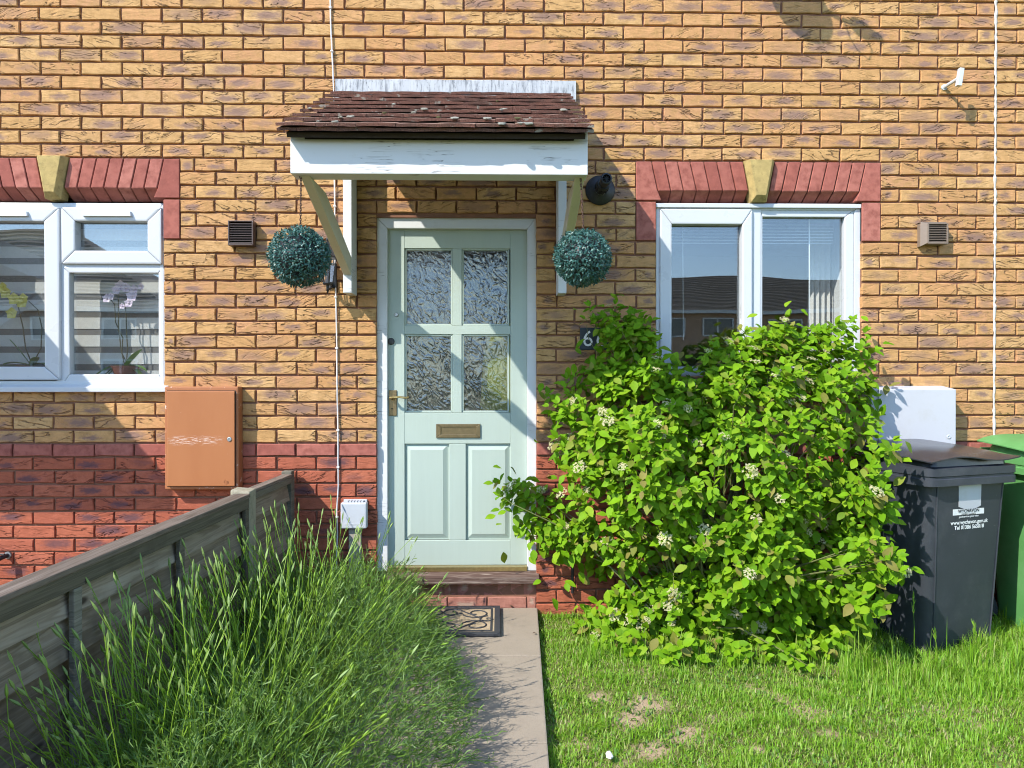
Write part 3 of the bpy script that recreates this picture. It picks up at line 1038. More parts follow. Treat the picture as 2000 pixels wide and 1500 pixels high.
# ------------------------------------------------------------------ window arches
def arch(house, W):
    xc, zb = W['xc'], W['z1']
    ztop = zb + ARCH_H - 0.006
    zf = zb + 0.058                      # lower edge of the front faces, splayed back below
    a = empty('window_arch', (xc, 0, zb), house)
    for sgn in (-1, 1):
        for i in range(len(BOTJ) - 1):
            t0, t1, b0, b1 = TOPJ[i] + .0028, TOPJ[i + 1] - .0028, BOTJ[i] + .0028, BOTJ[i + 1] - .0028
            yf = -0.004 + random.uniform(-.0015, .0015)
            dz = random.uniform(-.002, .002)
            pr = [(b0, yf, zf + dz), (b1, yf, zf + dz), (t1, yf, ztop), (t0, yf, ztop)]
            ch = [(b0 - .002, 0.085, zb + .004), (b1 - .002, 0.085, zb + .004)]
            bk = [(t1, 0.1, ztop), (t0, 0.1, ztop), (b0 - .002, 0.1, zb + .004), (b1 - .002, 0.1, zb + .004)]
            v = [(xc + sgn * q[0], q[1], q[2]) for q in pr + ch + bk]
            fs = [(0, 1, 2, 3), (4, 5, 1, 0), (8, 9, 5, 4), (3, 2, 6, 7), (8, 4, 0, 3, 7), (5, 9, 6, 2, 1)]
            if sgn < 0: fs = [tuple(reversed(g)) for g in fs]
            mb = MB().add(v, fs)
            mb.build('arch_brick', MAT['smooth_red'], a, bevel=0.003, seg=1)
        # springer with its mitred corner
        t0 = TOPJ[7] + .0028
        poly = [(BOTJ[7] - .02, zb + .004), (SPR, zb + .004), (SPR, ztop), (t0, ztop), (BOTJ[7] + .003, zf)]
        poly = [(xc + sgn * p_[0], p_[1]) for p_ in poly]
        if sgn < 0: poly.reverse()
        MB().prism(poly, -0.003, 0.07).build('springer', MAT['smooth_red'], a, bevel=0.003, seg=1)
        # quoin block under the springer
        xo = (W['x1'] if sgn > 0 else W['x0'])
        xs_ = sorted((xo, xc + sgn * SPR))
        MB().box(xs_[0], xs_[1], -0.003, 0.07, zb - ARCH_H + .005, zb - .005).build('quoin_block', MAT['smooth_red'], a, bevel=0.003, seg=1)
    # keystone, proud of the wall with bevelled cheeks
    k0, k1 = TOPJ[0] - .002, 0.043
    out = [(-k1, zb - .004), (k1, zb - .004), (k0, ztop + .006), (-k0, ztop + .006)]
    inn = [(-k1 + .016, zb + .026), (k1 - .016, zb + .026), (k0 - .024, ztop + .004), (-k0 + .024, ztop + .004)]
    v = [(xc + p_[0], 0.06, p_[1]) for p_ in out] + [(xc + p_[0], -0.004, p_[1]) for p_ in out] + [(xc + p_[0], -0.040, p_[1]) for p_ in inn]
    fs = [(8, 9, 10, 11)]
    for q in (0, 4):
        fs += [(q + i, q + (i + 1) % 4, q + 4 + (i + 1) % 4, q + 4 + i) for i in range(4)]
    MB().add(v, fs).build('keystone', MAT['keystone'], a, bevel=0.003)
    return a


arch(lh, LW)
arch(rh, RW)


# ------------------------------------------------------------------ windows
def ring(mb, x0, x1, z0, z1, wl, wr, wb, wt, y0, y1):
    a, b, c, d = x0 + wl, x1 - wr, z0 + wb, z1 - wt
    for q in (((x0, z0), (x1, z0), (b, c), (a, c)), ((x1, z0), (x1, z1), (b, d), (b, c)), ((x1, z1), (x0, z1), (a, d), (b, d)), ((x0, z1), (x0, z0), (a, c), (a, d))):
        mb.prism([q[0], q[1], q[2], q[3]], y0, y1)
    return mb


def pring(px0, py0, px1, py1, ix0, iy0, ix1, iy1, y0, y1, bev, name, parent):
    """ring given by the photo pixels of its outer and inner edge, front face at y0"""
    a, b = P(px0, py1, y0), P(px1, py0, y0)
    c, d = P(ix0, iy1, y0), P(ix1, iy0, y0)
    return ring(MB(), a.x, b.x, a.z, b.z, c.x - a.x, b.x - d.x, c.z - a.z, b.z - d.z, y0, y1).build(name, MAT['upvc'], parent, bevel=bev)


def pane(px0, py0, px1, py1, y, parent, mat='glass', over=0.008, th=0.006):
    a, b = P(px0, py1, y), P(px1, py0, y)
    return MB().box(a.x - over, b.x + over, y, y + th, a.z - over, b.z + over).build('pane', MAT[mat], parent)


# right-hand window
y0 = 0.024
rw = pring(1281, 398, 1684, 744, 1293, 411, 1669, 731, y0, y0 + .07, .004, 'window', rh)
c0, c1 = P(1462, 400, y0), P(1486, 740, y0)
MB().box(c0.x, c1.x, y0 + .002, y0 + .068, c1.z, c0.z).build('mullion', MAT['upvc'], rw, bevel=.004)
sash = pring(1289, 408, 1470, 735, 1312, 438, 1450, 716, y0 - .014, y0 + .05, .008, 'sash', rw)
pring(1484, 410, 1668, 733, 1489, 424, 1650, 716, y0 + .006, y0 + .05, .006, 'glazing_bead', rw)
pane(1312, 438, 1450, 716, y0 + .03, rw)
pane(1489, 424, 1650, 716, y0 + .035, rw)
a, b = P(1276, 762, -.02), P(1692, 745, -.02)
MB().hexa([(a.x, -.035, a.z), (b.x, -.035, a.z), (b.x, .09, a.z), (a.x, .09, a.z), (a.x, -.035, b.z - .012), (b.x, -.035, b.z - .012), (b.x, .09, b.z + .02), (a.x, .09, b.z + .02)]).build('sill', MAT['upvc'], rw, bevel=.004)
a, b = P(1282, 404, .0), P(1684, 398, .0)
MB().box(a.x, b.x, y0 - .016, y0 + .01, a.z, b.z).build('head_drip', MAT['upvc'], rw, bevel=.003)
a = P(1447, 640, y0)
MB().box(a.x, a.x + .012, y0 + .012, y0 + .03, a.z - .05, a.z + .05).build('window_handle', MAT['upvc'], rw, bevel=.003)

# left-hand window
lw = pring(-112, 397, 319, 752, -98, 408, 312, 744, y0, y0 + .07, .004, 'window', lh)
c0, c1 = P(108, 400, y0), P(124, 750, y0)
MB().box(c0.x, c1.x, y0 + .003, y0 + .068, c1.z, c0.z).build('mullion', MAT['upvc'], lw, bevel=.004)
c0, c1 = P(122, 508, y0), P(316, 526, y0)
MB().box(c0.x, c1.x, y0 + .004, y0 + .067, c1.z, c0.z).build('transom', MAT['upvc'], lw, bevel=.004)
pring(-102, 405, 115, 742, -72, 432, 85, 716, y0 - .016, y0 + .05, .009, 'sash', lw)
pring(119, 405, 315, 515, 146, 432, 287, 489, y0 - .016, y0 + .05, .009, 'sash', lw)
pring(122, 521, 322, 750, 136, 533, 309, 731, y0 + .001, y0 + .05, .006, 'glazing_bead', lw)
pane(-72, 432, 85, 716, y0 + .03, lw)
pane(146, 432, 287, 489, y0 + .03, lw)
pane(136, 533, 309, 731, y0 + .034, lw)
for q0, q1 in ((-50, 60), (166, 261)):
    a, b = P(q0, 424, y0), P(q1, 415, y0)
    MB().hexa([(a.x, y0 - .034, a.z), (b.x, y0 - .034, a.z), (b.x, y0 - .010, a.z), (a.x, y0 - .010, a.z), (a.x + .006, y0 - .028, b.z), (b.x - .006, y0 - .028, b.z), (b.x, y0 - .01, b.z), (a.x, y0 - .01, b.z)]).build('trickle_vent', MAT['upvc'], lw, bevel=.002)
a, b = P(-130, 766, -.03), P(325, 752, -.03)
MB().hexa([(a.x, -.04, a.z), (b.x, -.04, a.z), (b.x, .09, a.z), (a.x, .09, a.z), (a.x, -.04, b.z - .012), (b.x, -.04, b.z - .012), (b.x, .09, b.z + .018), (a.x, .09, b.z + .018)]).build('sill', MAT['upvc'], lw, bevel=.005)


# rooms behind the openings
def room(name, x0, x1, y1, z0, z1, mat, house):
    mb = MB()
    y0_ = 0.291
    mb.add([(x0, y0_, z0), (x1, y0_, z0), (x1, y1, z0), (x0, y1, z0), (x0, y0_, z1), (x1, y0_, z1), (x1, y1, z1), (x0, y1, z1)],
           [(0, 1, 2, 3), (7, 6, 5, 4), (1, 5, 6, 2), (2, 6, 7, 3), (3, 7, 4, 0)])
    return mb.build(name, mat, house)


room('room_interior', -4.1, -1.4, 3.2, 0.05, 2.55, MAT['room'], lh)
room('room_interior', 0.55, 3.6, 3.4, 0.05, 2.55, MAT['room'], rh)
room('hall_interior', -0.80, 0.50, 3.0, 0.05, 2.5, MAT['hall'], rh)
MB().box(LW['x0'] - .05, LW['x1'] + .03, .10, .33, LW['z0'] + .005, P(200, 736, .1).z).build('inner_sill', MAT['upvc'], lw, bevel=.005)
MB().box(RW['x0'] - .03, RW['x1'] + .03, .10, .33, RW['z0'] - .005, P(1400, 728, .1).z).build('inner_sill', MAT['upvc'], rw, bevel=.005)
for hole, ww in ((holeL, lw), (holeR, rw)):   # plastered inner reveals
    for sx_, nm in ((hole[0], 1), (hole[1], -1)):
        xs_ = sorted((sx_ + nm * .001, sx_ + nm * .012))
        MB().box(xs_[0], xs_[1], .097, .31, hole[2], hole[3]).build('inner_reveal', MAT['blind_white'], ww)

# ------------------------------------------------------------------ front door
yf, yd = 0.026, 0.056
df = MB()
a, b = P(735, 1116, yf), P(1048, 425, yf)
i0, i1 = P(757, 1116, yf), P(1030, 447, yf)
df.prism([(a.x, a.z), (i0.x, a.z), (i0.x, i1.z), (a.x, b.z)], yf, .12)
df.prism([(i1.x, a.z), (b.x, a.z), (b.x, b.z), (i1.x, i1.z)], yf, .12)
df.prism([(i0.x, i1.z), (i1.x, i1.z), (b.x, b.z), (a.x, b.z)], yf, .12)
dfo = df.build('door_frame', MAT['timber'], rh, bevel=.004)
DX0, DX1 = P(757, 700, yd).x + .001, P(1030, 700, yd).x - .001
DZ0, DZ1 = P(880, 1104, yd).z, P(880, 447, yd).z - .002
PAN = [(790, 485, 884, 636), (902, 485, 995, 636), (790, 653, 884, 806), (902, 653, 995, 806)]
PNL = [(790, 867, 877, 1055), (910, 867, 998, 1055)]
leaf = MB()


def dbox(px0, py0, px1, py1, y0_=yd, y1_=yd + .044):
    p0, p1 = P(px0, py1, yd), P(px1, py0, yd)
    leaf.box(max(p0.x, DX0), min(p1.x, DX1), y0_, y1_, max(p0.z, DZ0), min(p1.z, DZ1))


dbox(700, 440, 790, 1120)                       # hanging and lock stiles
dbox(997, 440, 1050, 1120)
dbox(790, 440, 997, 485, yd + .0008)            # rails
dbox(790, 636, 997, 653, yd + .0008)
dbox(790, 806, 997, 867, yd + .0008)
dbox(790, 1055, 997, 1120, yd + .0008)
dbox(884, 485, 902, 636, yd + .0012)            # glazing bars and muntin
dbox(884, 653, 902, 806, yd + .0012)
dbox(877, 867, 910, 1055, yd + .0012)
door = leaf.build('door', MAT['sage'], rh, bevel=.0022, seg=1)
for q in PAN:
    p0, p1 = P(q[0], q[3], yd), P(q[2], q[1], yd)
    ring(MB(), p0.x, p1.x, p0.z, p1.z, .011, .011, .011, .011, yd + .007, yd + .04).build('glazing_bead', MAT['sage'], door, bevel=.004)
    MB().box(p0.x + .004, p1.x - .004, yd + .019, yd + .024, p0.z + .004, p1.z - .004).build('pane', MAT['obscure'], door)
for q in PNL:
    p0, p1 = P(q[0], q[3], yd), P(q[2], q[1], yd)
    i = .034
    w_ = .008
    v = [(p0.x, yd + .017, p0.z), (p1.x, yd + .017, p0.z), (p1.x, yd + .017, p1.z), (p0.x, yd + .017, p1.z)]
    v += [(p0.x + w_, yd + .016, p0.z + w_), (p1.x - w_, yd + .016, p0.z + w_), (p1.x - w_, yd + .016, p1.z - w_), (p0.x + w_, yd + .016, p1.z - w_)]
    v += [(p0.x + i, yd + .004, p0.z + i), (p1.x - i, yd + .004, p0.z + i), (p1.x - i, yd + .004, p1.z - i), (p0.x + i, yd + .004, p1.z - i)]
    fs = [(8, 9, 10, 11)]
    for s_ in (0, 4): fs += [(s_ + k, s_ + (k + 1) % 4, s_ + 4 + (k + 1) % 4, s_ + 4 + k) for k in range(4)]
    MB().add(v, fs).build('panel', MAT['sage'], door)
# letter plate
p0, p1 = P(852, 855, yd), P(938, 828, yd)
lp = ring(MB(), p0.x, p1.x, p0.z, p1.z, .027, .027, .019, .017, yd - .008, yd + .002).build('letter_plate', MAT['bronze'], door, bevel=.002)
MB().box(p0.x + .026, p1.x - .026, yd - .002, yd + .001, p0.z + .018, p1.z - .017).build('letter_flap', MAT['bronze'], door, bevel=.001)
# lever handle on its back plate, cylinder lock and latch knob
p0, p1 = P(760, 812, yd), P(775, 762, yd)
MB().box(p0.x, p1.x, yd - .006, yd + .001, p0.z, p1.z).build('handle_plate', MAT['bronze'], door, bevel=.002)
h0 = P(765, 777, yd)
MB().tube([(h0.x, yd - .004, h0.z), (h0.x, yd - .045, h0.z), (h0.x + .012, yd - .052, h0.z + .002), (h0.x + .05, yd - .052, h0.z + .006), (h0.x + .085, yd - .050, h0.z + .001), (h0.x + .10, yd - .045, h0.z + .006)],
          [.010, .008, .008, .006, .007, .005], 8).build('handle', MAT['brass'], door, smooth=True)
k0 = P(766, 798, yd)
MB().lathe([(.004, 0), (.004, .003)], (k0.x, yd - .0062, k0.z), (0, -1, 0), 10).build('keyhole', MAT['void'], door)
k0 = P(774, 615, yd)
MB().lathe([(.012, 0), (.012, .006), (.009, .009), (.004, .009), (.003, .006)], (k0.x, yd, k0.z), (0, -1, 0), 16).build('cylinder_lock', MAT['silver'], door, smooth=True)
k0 = P(764, 667, yd)
MB().lathe([(.019, 0), (.020, .005), (.017, .009), (.006, .010)], (k0.x, yd, k0.z), (0, -1, 0), 18).build('latch_knob', MAT['black_metal'], door, smooth=True)
# threshold and sill
a, b = P(757, 1113, .03), P(1030, 1104, .03)
MB().box(a.x, b.x, .020, .11, a.z - .01, b.z - .004).build('threshold', MAT['brass'], rh, bevel=.003)
a, b = P(740, 1140, -.02), P(1053, 1116, -.02)
MB().hexa([(a.x, -.045, a.z), (b.x, -.045, a.z), (b.x, .1, a.z), (a.x, .1, a.z), (a.x, -.045, b.z - .025), (b.x, -.045, b.z - .025), (b.x, .1, b.z + .006), (a.x, .1, b.z + .006)]).build('door_sill', MAT['sill_wood'], rh, bevel=.004)
# ------------------------------------------------------------------ tiled canopy over the door
YE, YF = -1.078, -1.0                                # tile edge at the eaves, face of the fascia
CX0, CX1 = -0.895, 0.385
ZE = P(850, 262, YE).z
ZW = P(850, 190, -0.01).z
can = tag(empty('door_canopy', (-0.25, 0, P(850, 575, -.1).z)), 'clay tiled canopy on white timber brackets over the pale green door', 'canopy')
sl_ = Vector((0, -0.02 - YE, ZW - ZE))
SLEN = sl_.length
us = sl_.normalized()
un = Vector((0, -us.z, us.y))                        # roof normal
NC = 9
gauge = SLEN / (NC + 0.15)
_tiles = []
for v_ in range(5):
    mb = MB()
    w_, l_, t_ = 0.1585, 0.205, random.uniform(.011, .0135)
    q = [(-w_ / 2 + random.uniform(-.001, .001), 0), (-w_ / 6, random.uniform(-.002, .002)), (w_ / 6, random.uniform(-.002, .002)), (w_ / 2 + random.uniform(-.001, .001), 0), (w_ / 2, l_), (-w_ / 2, l_)]
    cam_ = [0, .0022, .0022, 0, 0, 0]
    n = 6
    mb.v = [(a, b, c) for (a, b), c in zip(q, cam_)] + [(a, b + .001, c + t_) for (a, b), c in zip(q, cam_)]
    mb.f = [(5, 4, 3, 2, 1, 0), (6, 7, 8, 9, 10, 11)] + [(i, (i + 1) % n, (i + 1) % n + n, i + n) for i in range(n)]
    me = bpy.data.meshes.new('tile')
    me.from_pydata(mb.v, [], mb.f)
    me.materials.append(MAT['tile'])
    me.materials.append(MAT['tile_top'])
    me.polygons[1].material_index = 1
    _tiles.append(me)


def tile(x, s, lift, tilt, wscale=1.0, lscale=1.0):
    org = Vector((x, YE, ZE)) + us * s + un * lift
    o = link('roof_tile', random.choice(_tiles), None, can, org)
    rot = Matrix((Vector((1, 0, 0)), us, un)).transposed().to_4x4() @ Matrix.Rotation(-tilt, 4, 'X') @ Matrix.Rotation(random.uniform(-.004, .004), 4, 'Y') @ Matrix.Rotation(random.uniform(-.003, .003), 4, 'Z')
    o.rotation_euler = rot.to_euler()
    o.scale = (wscale, lscale, 1)


NT = 8
tw = (CX1 - CX0) / NT
for k in range(NC):
    half = (k % 2) * 0.5
    ll = 1.0 if k < NC - 1 else (SLEN - k * gauge) / 0.205
    cells = [(i, 1.0) for i in range(NT)] if not half else [(-.25, .5)] + [(i + .5, 1.0) for i in range(NT - 1)] + [(NT - .75, .5)]
    for ci, wsc in cells:
        tile(CX0 + tw * (ci + .5), k * gauge + random.uniform(-.0022, .0022), 0.027 + random.uniform(-.001, .0022), 0.125, wsc, ll)
for i in range(NT + 1):                               # short under-eaves course
    wsc = .5 if i in (0, NT) else 1.0
    xx = CX0 + tw * (.25 if i == 0 else (NT - .25 if i == NT else i))
    tile(xx, 0.006 + random.uniform(-.002, .002), 0.008, 0.04, wsc, .7)
# deck below the tiles
c = [Vector((x, YE + .03, ZE + .014)) for x in (CX0 + .03, CX1 - .03)]
e = [Vector((x, -.003, ZE + .014 + (ZW - ZE) * ((-.003 - YE - .03) / (-.02 - YE)))) for x in (CX0 + .03, CX1 - .03)]
dn = un * -.02
MB().hexa([c[0] + dn, c[1] + dn, e[1] + dn, e[0] + dn, c[0], c[1], e[1], e[0]]).build('roof_deck', MAT['felt'], can)
# lichen cushions and moss on the lower courses
for i in range(22):
    s = abs(random.gauss(0, .35)) * SLEN * .8
    if s > SLEN * .95: continue
    k = int(s / gauge)
    pos_ = Vector((random.uniform(CX0 + .02, CX1 - .02), YE, ZE)) + us * (k * gauge + random.uniform(.0, .03)) + un * (.031 + .013)
    r_ = random.uniform(.005, .018)
    mb = MB()
    prof = [(r_, -.004), (r_ * 1.02, .0005), (r_ * .85, r_ * .05), (r_ * .35, r_ * .08)]
    mb.lathe(prof, pos_, un, 9)
    mb.v = [(a + random.uniform(-.0018, .0018), b + random.uniform(-.0018, .0018), c_ + random.uniform(-.001, .001)) for a, b, c_ in mb.v]
    mb.build('lichen', MAT['moss'] if random.random() < .35 else MAT['lichen'], can, smooth=True)
# fascia beam, its raised ends, felt strip
a, b = P(567, 338.5, YF), P(1148, 275, YF)
FX0, FX1, FZ0, FZ1 = a.x, b.x, a.z, b.z
MB().box(FX0, FX1, YF, YF + .095, FZ0, FZ1).build('fascia', MAT['timber'], can, bevel=.003)
for sgn in (0, 1):
    x0 = FX0 + .0005 if sgn == 0 else FX1 - .0005
    s_ = 1 if sgn == 0 else -1
    poly = [(x0, FZ1 + .0005), (x0 + s_ * .058, FZ1 + .0005), (x0 + s_ * .045, FZ1 + .042), (x0, FZ1 + .046)]
    if s_ < 0: poly.reverse()
    MB().prism(poly, YF + .0015, YF + .05).build('fascia_end', MAT['timber'], can, bevel=.002)
MB().box(FX0 + .03, FX1 - .03, YF + .016, YF + .05, FZ1 - .01, FZ1 + .055).build('felt_strip', MAT['felt'], can)
# flashing against the wall
a, b = P(655, 196, -.016), P(1125, 157, -.016)
mb = MB()
n = 26
for i in range(n + 1):
    x = a.x + (b.x - a.x) * i / n
    for (yy, zz) in ((-.019, a.z), (-.017, b.z - .004), (-.011, b.z), (.004, b.z)):
        mb.v.append((x, yy + random.uniform(-.002, .002), zz + random.uniform(-.0015, .0015)))
for i in range(n):
    for k in range(3):
        q = i * 4 + k
        mb.f.append((q, q + 4, q + 5, q + 1))
mb.build('flashing', MAT['flashing'], can)
# gallows brackets
for (p0, p1) in ((670, 687), (1090, 1106.5)):
    x0, x1 = P(p0, 560, -.14).x, P(p1, 560, -.14).x
    zb_ = P(680, 572, -.14).z
    br = empty('bracket', (x0, -.05, zb_), can)
    ztop = ZW - .07
    MB().box(x0, x1, -.14, -.002, zb_, ztop - .09 * .5).build('wall_post', MAT['timber'], br, bevel=.004)
    zl = P(680, 537, -.14).z
    dz = (FZ0 - zl) / (-.14 - (YF + .03))
    th = .098
    yt1 = YF + .03
    yt2 = -.14 - (FZ0 - zl - th) / dz
    poly = [(-.1405, zl), (yt1, FZ0 - .0005), (yt2, FZ0 - .0005), (-.1405, zl + th)]
    x0b, x1b = x0 + .002, x1 - .002
    mb = MB()
    mb.v = [(x0b, y_, z_) for y_, z_ in poly] + [(x1b, y_, z_) for y_, z_ in poly]
    mb.f = [(0, 1, 2, 3), (7, 6, 5, 4)] + [(i, i + 4, (i + 1) % 4 + 4, (i + 1) % 4) for i in range(4)]
    mb.build('brace', MAT['cream'], br, bevel=.003)
    # sloping rafter from the post to the fascia under the tiles
    r0 = Vector((x0b, YF + .096, 0))
    zr = lambda y_: ZE + .014 + (ZW - ZE) * ((y_ - YE - .03) / (-.02 - YE)) - .022
    ya, yb = YF + .0955, -.004
    mb = MB().hexa([(x0b, ya, zr(ya) - .045), (x1b, ya, zr(ya) - .045), (x1b, yb, zr(yb) - .045), (x0b, yb, zr(yb) - .045), (x0b, ya, zr(ya)), (x1b, ya, zr(ya)), (x1b, yb, zr(yb)), (x0b, yb, zr(yb))])
    mb.build('rafter', MAT['cream'], br)

# ------------------------------------------------------------------ hanging topiary balls
def topiary(cpx, cpy, rpx, hook_px, label):
    Yb = YF + .04
    c = P(cpx, cpy, Yb)
    r = rpx / F * (D + Yb)
    hk = P(hook_px, 344, Yb)
    t = tag(empty('topiary_ball', c), label, 'topiary ball', 'artificial box balls hung from the canopy')
    MB().lathe([(r * .78 * math.sin(math.pi * i / 10) + 1e-4, -r * .78 * math.cos(math.pi * i / 10)) for i in range(11)], c, n=16, cap=False).build('core', MAT['black_plastic'], t, smooth=True)
    V, Fc = [], []
    N = 4200
    for i in range(N):
        z = 1 - 2 * (i + .5) / N
        a = math.pi * (1 + 5 ** .5) * i
        d = Vector((math.sqrt(1 - z * z) * math.cos(a), math.sqrt(1 - z * z) * math.sin(a), z))
        d = (d + Vector((random.gauss(0, .05), random.gauss(0, .05), random.gauss(0, .05)))).normalized()
        bumpy = 1 + .03 * math.sin(7 * d.x + 3) * math.sin(6 * d.z) + .025 * math.sin(11 * d.y + 5 * d.z)
        p = d * r * random.uniform(.84, .99) * bumpy
        ax = (d * random.uniform(.2, 1.0) + Vector((random.gauss(0, .6), random.gauss(0, .6), random.gauss(0, .6)))).normalized()
        sd = ax.cross(d + Vector((random.gauss(0, .4),) * 3)).normalized()
        up = ax.cross(sd)
        L, Wd = random.uniform(.010, .0155), random.uniform(.0036, .0052)
        n0 = len(V)
        V += [p - ax * L * .3, p + sd * Wd + up * .0015, p + ax * L * .7, p - sd * Wd + up * .0015]
        Fc += [(n0, n0 + 1, n0 + 2), (n0, n0 + 2, n0 + 3)]
    mb = MB()
    mb.v, mb.f = [tuple(q + c) for q in V], Fc
    f_ = mb.build('foliage', MAT['topiary'], t)
    f_['kind'] = 'stuff'
    top = Vector((c.x + .004, c.y, c.z + r * .85))
    n = 22
    mb = MB()
    for i in range(n):
        q = hk.lerp(top, (i + .5) / n)
        L = (hk - top).length / n * .72
        e1 = Vector((1, 0, 0)) if i % 2 else Vector((0, 1, 0))
        pts = [q + Vector((0, 0, L * math.sin(w))) + e1 * (.0032 * math.cos(w)) for w in [2 * math.pi * k / 8 for k in range(9)]]
        mb.tube(pts, .0018, 4, cap=False)
    mb.build('chain', MAT['rust_chain'], t)
    w = [2 * math.pi * k / 12 for k in range(10)]
    MB().tube([hk + Vector((.007 * math.cos(q), 0, .007 * math.sin(q) - .004)) for q in w], .0015, 5).build('hook', MAT['black_metal'], t)


topiary(585, 502, 60, 588, 'dark teal artificial box ball hanging left of the door')
topiary(1138, 504, 57, 1134, 'frosty teal artificial box ball hanging right of the door beside the flue')

# ------------------------------------------------------------------ black lantern half hidden by the left ball
lc = P(640, 526, -.10)
lan = tag(empty('wall_lantern', lc), 'black wall lantern half hidden behind the left hanging ball', 'wall lamp')
MB().box(lc.x - .028, lc.x + .028, -.014, 0.001, lc.z - .09, lc.z + .05).build('back_plate', MAT['black_metal'], lan, bevel=.006)
MB().tube([(lc.x, -.012, lc.z - .05), (lc.x, -.05, lc.z - .10), (lc.x, -.10, lc.z - .105), (lc.x, -.10, lc.z - .075)], .008, 8).build('arm', MAT['black_metal'], lan, smooth=True)
MB().lathe([(.024, -.085), (.030, -.078), (.030, -.07)], lc, n=6).build('lantern_base', MAT['black_metal'], lan)
for k in range(6):
    w = math.pi / 3 * k
    a0 = lc + Vector((.029 * math.cos(w), .029 * math.sin(w), -.07))
    a1 = lc + Vector((.048 * math.cos(w), .048 * math.sin(w), .06))
    MB().tube([a0, a1], .0035, 5).build('lantern_bar', MAT['black_metal'], lan)
MB().lathe([(.028, -.07), (.046, .06)], lc, n=6, cap=False).build('lantern_glass', MAT['glass'], lan)
MB().lathe([(.060, .06), (.062, .066), (.035, .105), (.016, .125), (.014, .14), (.006, .15), (.009, .158), (.007, .168), (.001, .188)], lc, n=12).build('lantern_cap', MAT['black_metal'], lan, smooth=True)
MB().lathe([(.012, -.110), (.006, -.118), (.001, -.135)], lc, n=10).build('finial', MAT['black_metal'], lan, smooth=True)

# ------------------------------------------------------------------ boiler flue
fc = P(1172, 372, -.004)
fl = tag(empty('boiler_flue', fc), 'black round flue terminal on the brick between canopy and window', 'flue')
ax = (0, -1, 0)
MB().lathe([(.082, -.002), (.083, .006), (.080, .011), (.055, .022), (.040, .030), (.036, .032)], fc, ax, 28).build('wall_collar', MAT['black_plastic'], fl, smooth=True)
MB().lathe([(.033, .028), (.033, .115), (.037, .117), (.037, .135), (.033, .137), (.033, .15)], fc, ax, 24).build('outer_pipe', MAT['black_plastic'], fl, smooth=True)
MB().lathe([(.0345, .034), (.0345, .038)], fc, ax, 24).build('grey_seal', MAT['grey_box'], fl)
for k in range(14):
    w = 2 * math.pi * k / 14
    MB().tube([fc + Vector((.036 * math.cos(w), -.045, .036 * math.sin(w))), fc + Vector((.036 * math.cos(w), -.11, .036 * math.sin(w)))], .0028, 5).build('rib', MAT['black_plastic'], fl)
MB().lathe([(.026, .14), (.027, .215), (.030, .222), (.030, .235), (.026, .238), (.022, .238), (.022, .20)], fc, ax, 24, cap=False).build('inner_pipe', MAT['black_plastic'], fl, smooth=True)
for k in range(4):
    w = math.pi * k / 4
    d_ = Vector((math.cos(w), 0, math.sin(w))) * .0225
    MB().tube([fc + Vector((0, -.228, 0)) - d_, fc + Vector((0, -.228, 0)) + d_], .0025, 5).build('guard_bar', MAT['black_plastic'], fl)

# ------------------------------------------------------------------ air vents
def vent(p0, p1, mat, nslat, label, depth=.045, cover=False):
    a, b = P(p0[0], p1[1], -.02), P(p1[0], p0[1], -.02)
    t = tag(empty('air_vent', (a.lerp(b, .5).x, 0, a.z)), label, 'vent', 'louvred vents in the brick wall')
    ring(MB(), a.x, b.x, a.z, b.z, .008, .008, .010, .006, -depth, .004).build('vent_frame', mat, t, bevel=.002)
    MB().box(a.x + .004, b.x - .004, -.006, -.001, a.z + .004, b.z - .004).build('dark_back', MAT['void'], t)
    for k in range(nslat):
        z = a.z + .012 + (b.z - a.z - .02) * (k + .5) / nslat
        h = (b.z - a.z - .02) / nslat
        MB().hexa([(a.x + .007, -depth + .003, z - h * .42), (b.x - .007, -depth + .003, z - h * .42), (b.x - .007, -.012, z + h * .25), (a.x + .007, -.012, z + h * .25),
                   (a.x + .007, -depth + .003, z - h * .12), (b.x - .007, -depth + .003, z - h * .12), (b.x - .007, -.012, z + h * .45), (a.x + .007, -.012, z + h * .45)]).build('louvre', mat, t)
    if cover:
        MB().hexa([(a.x - .030, -.028, a.z - .012), (a.x - .001, -depth, a.z + .004), (a.x - .001, .002, a.z), (a.x - .030, .002, a.z - .012),
                   (a.x - .030, -.028, b.z + .010), (a.x - .001, -depth, b.z - .002), (a.x - .001, .002, b.z), (a.x - .030, .002, b.z + .010)]).build('side_shield', mat, t, bevel=.002)
        MB().box(a.x - .030, b.x + .002, -.030, .002, b.z + .0005, b.z + .0105).build('top_shield', mat, t, bevel=.002)
    return t


vent((449, 433), (498, 481), MAT['brown_plastic'], 9, 'dark brown louvred vent between the left window and the hanging ball', .05)
vent((1806, 438), (1846, 478), MAT['beige_plastic'], 10, 'weathered beige louvred vent right of the right-hand window', .05, True)

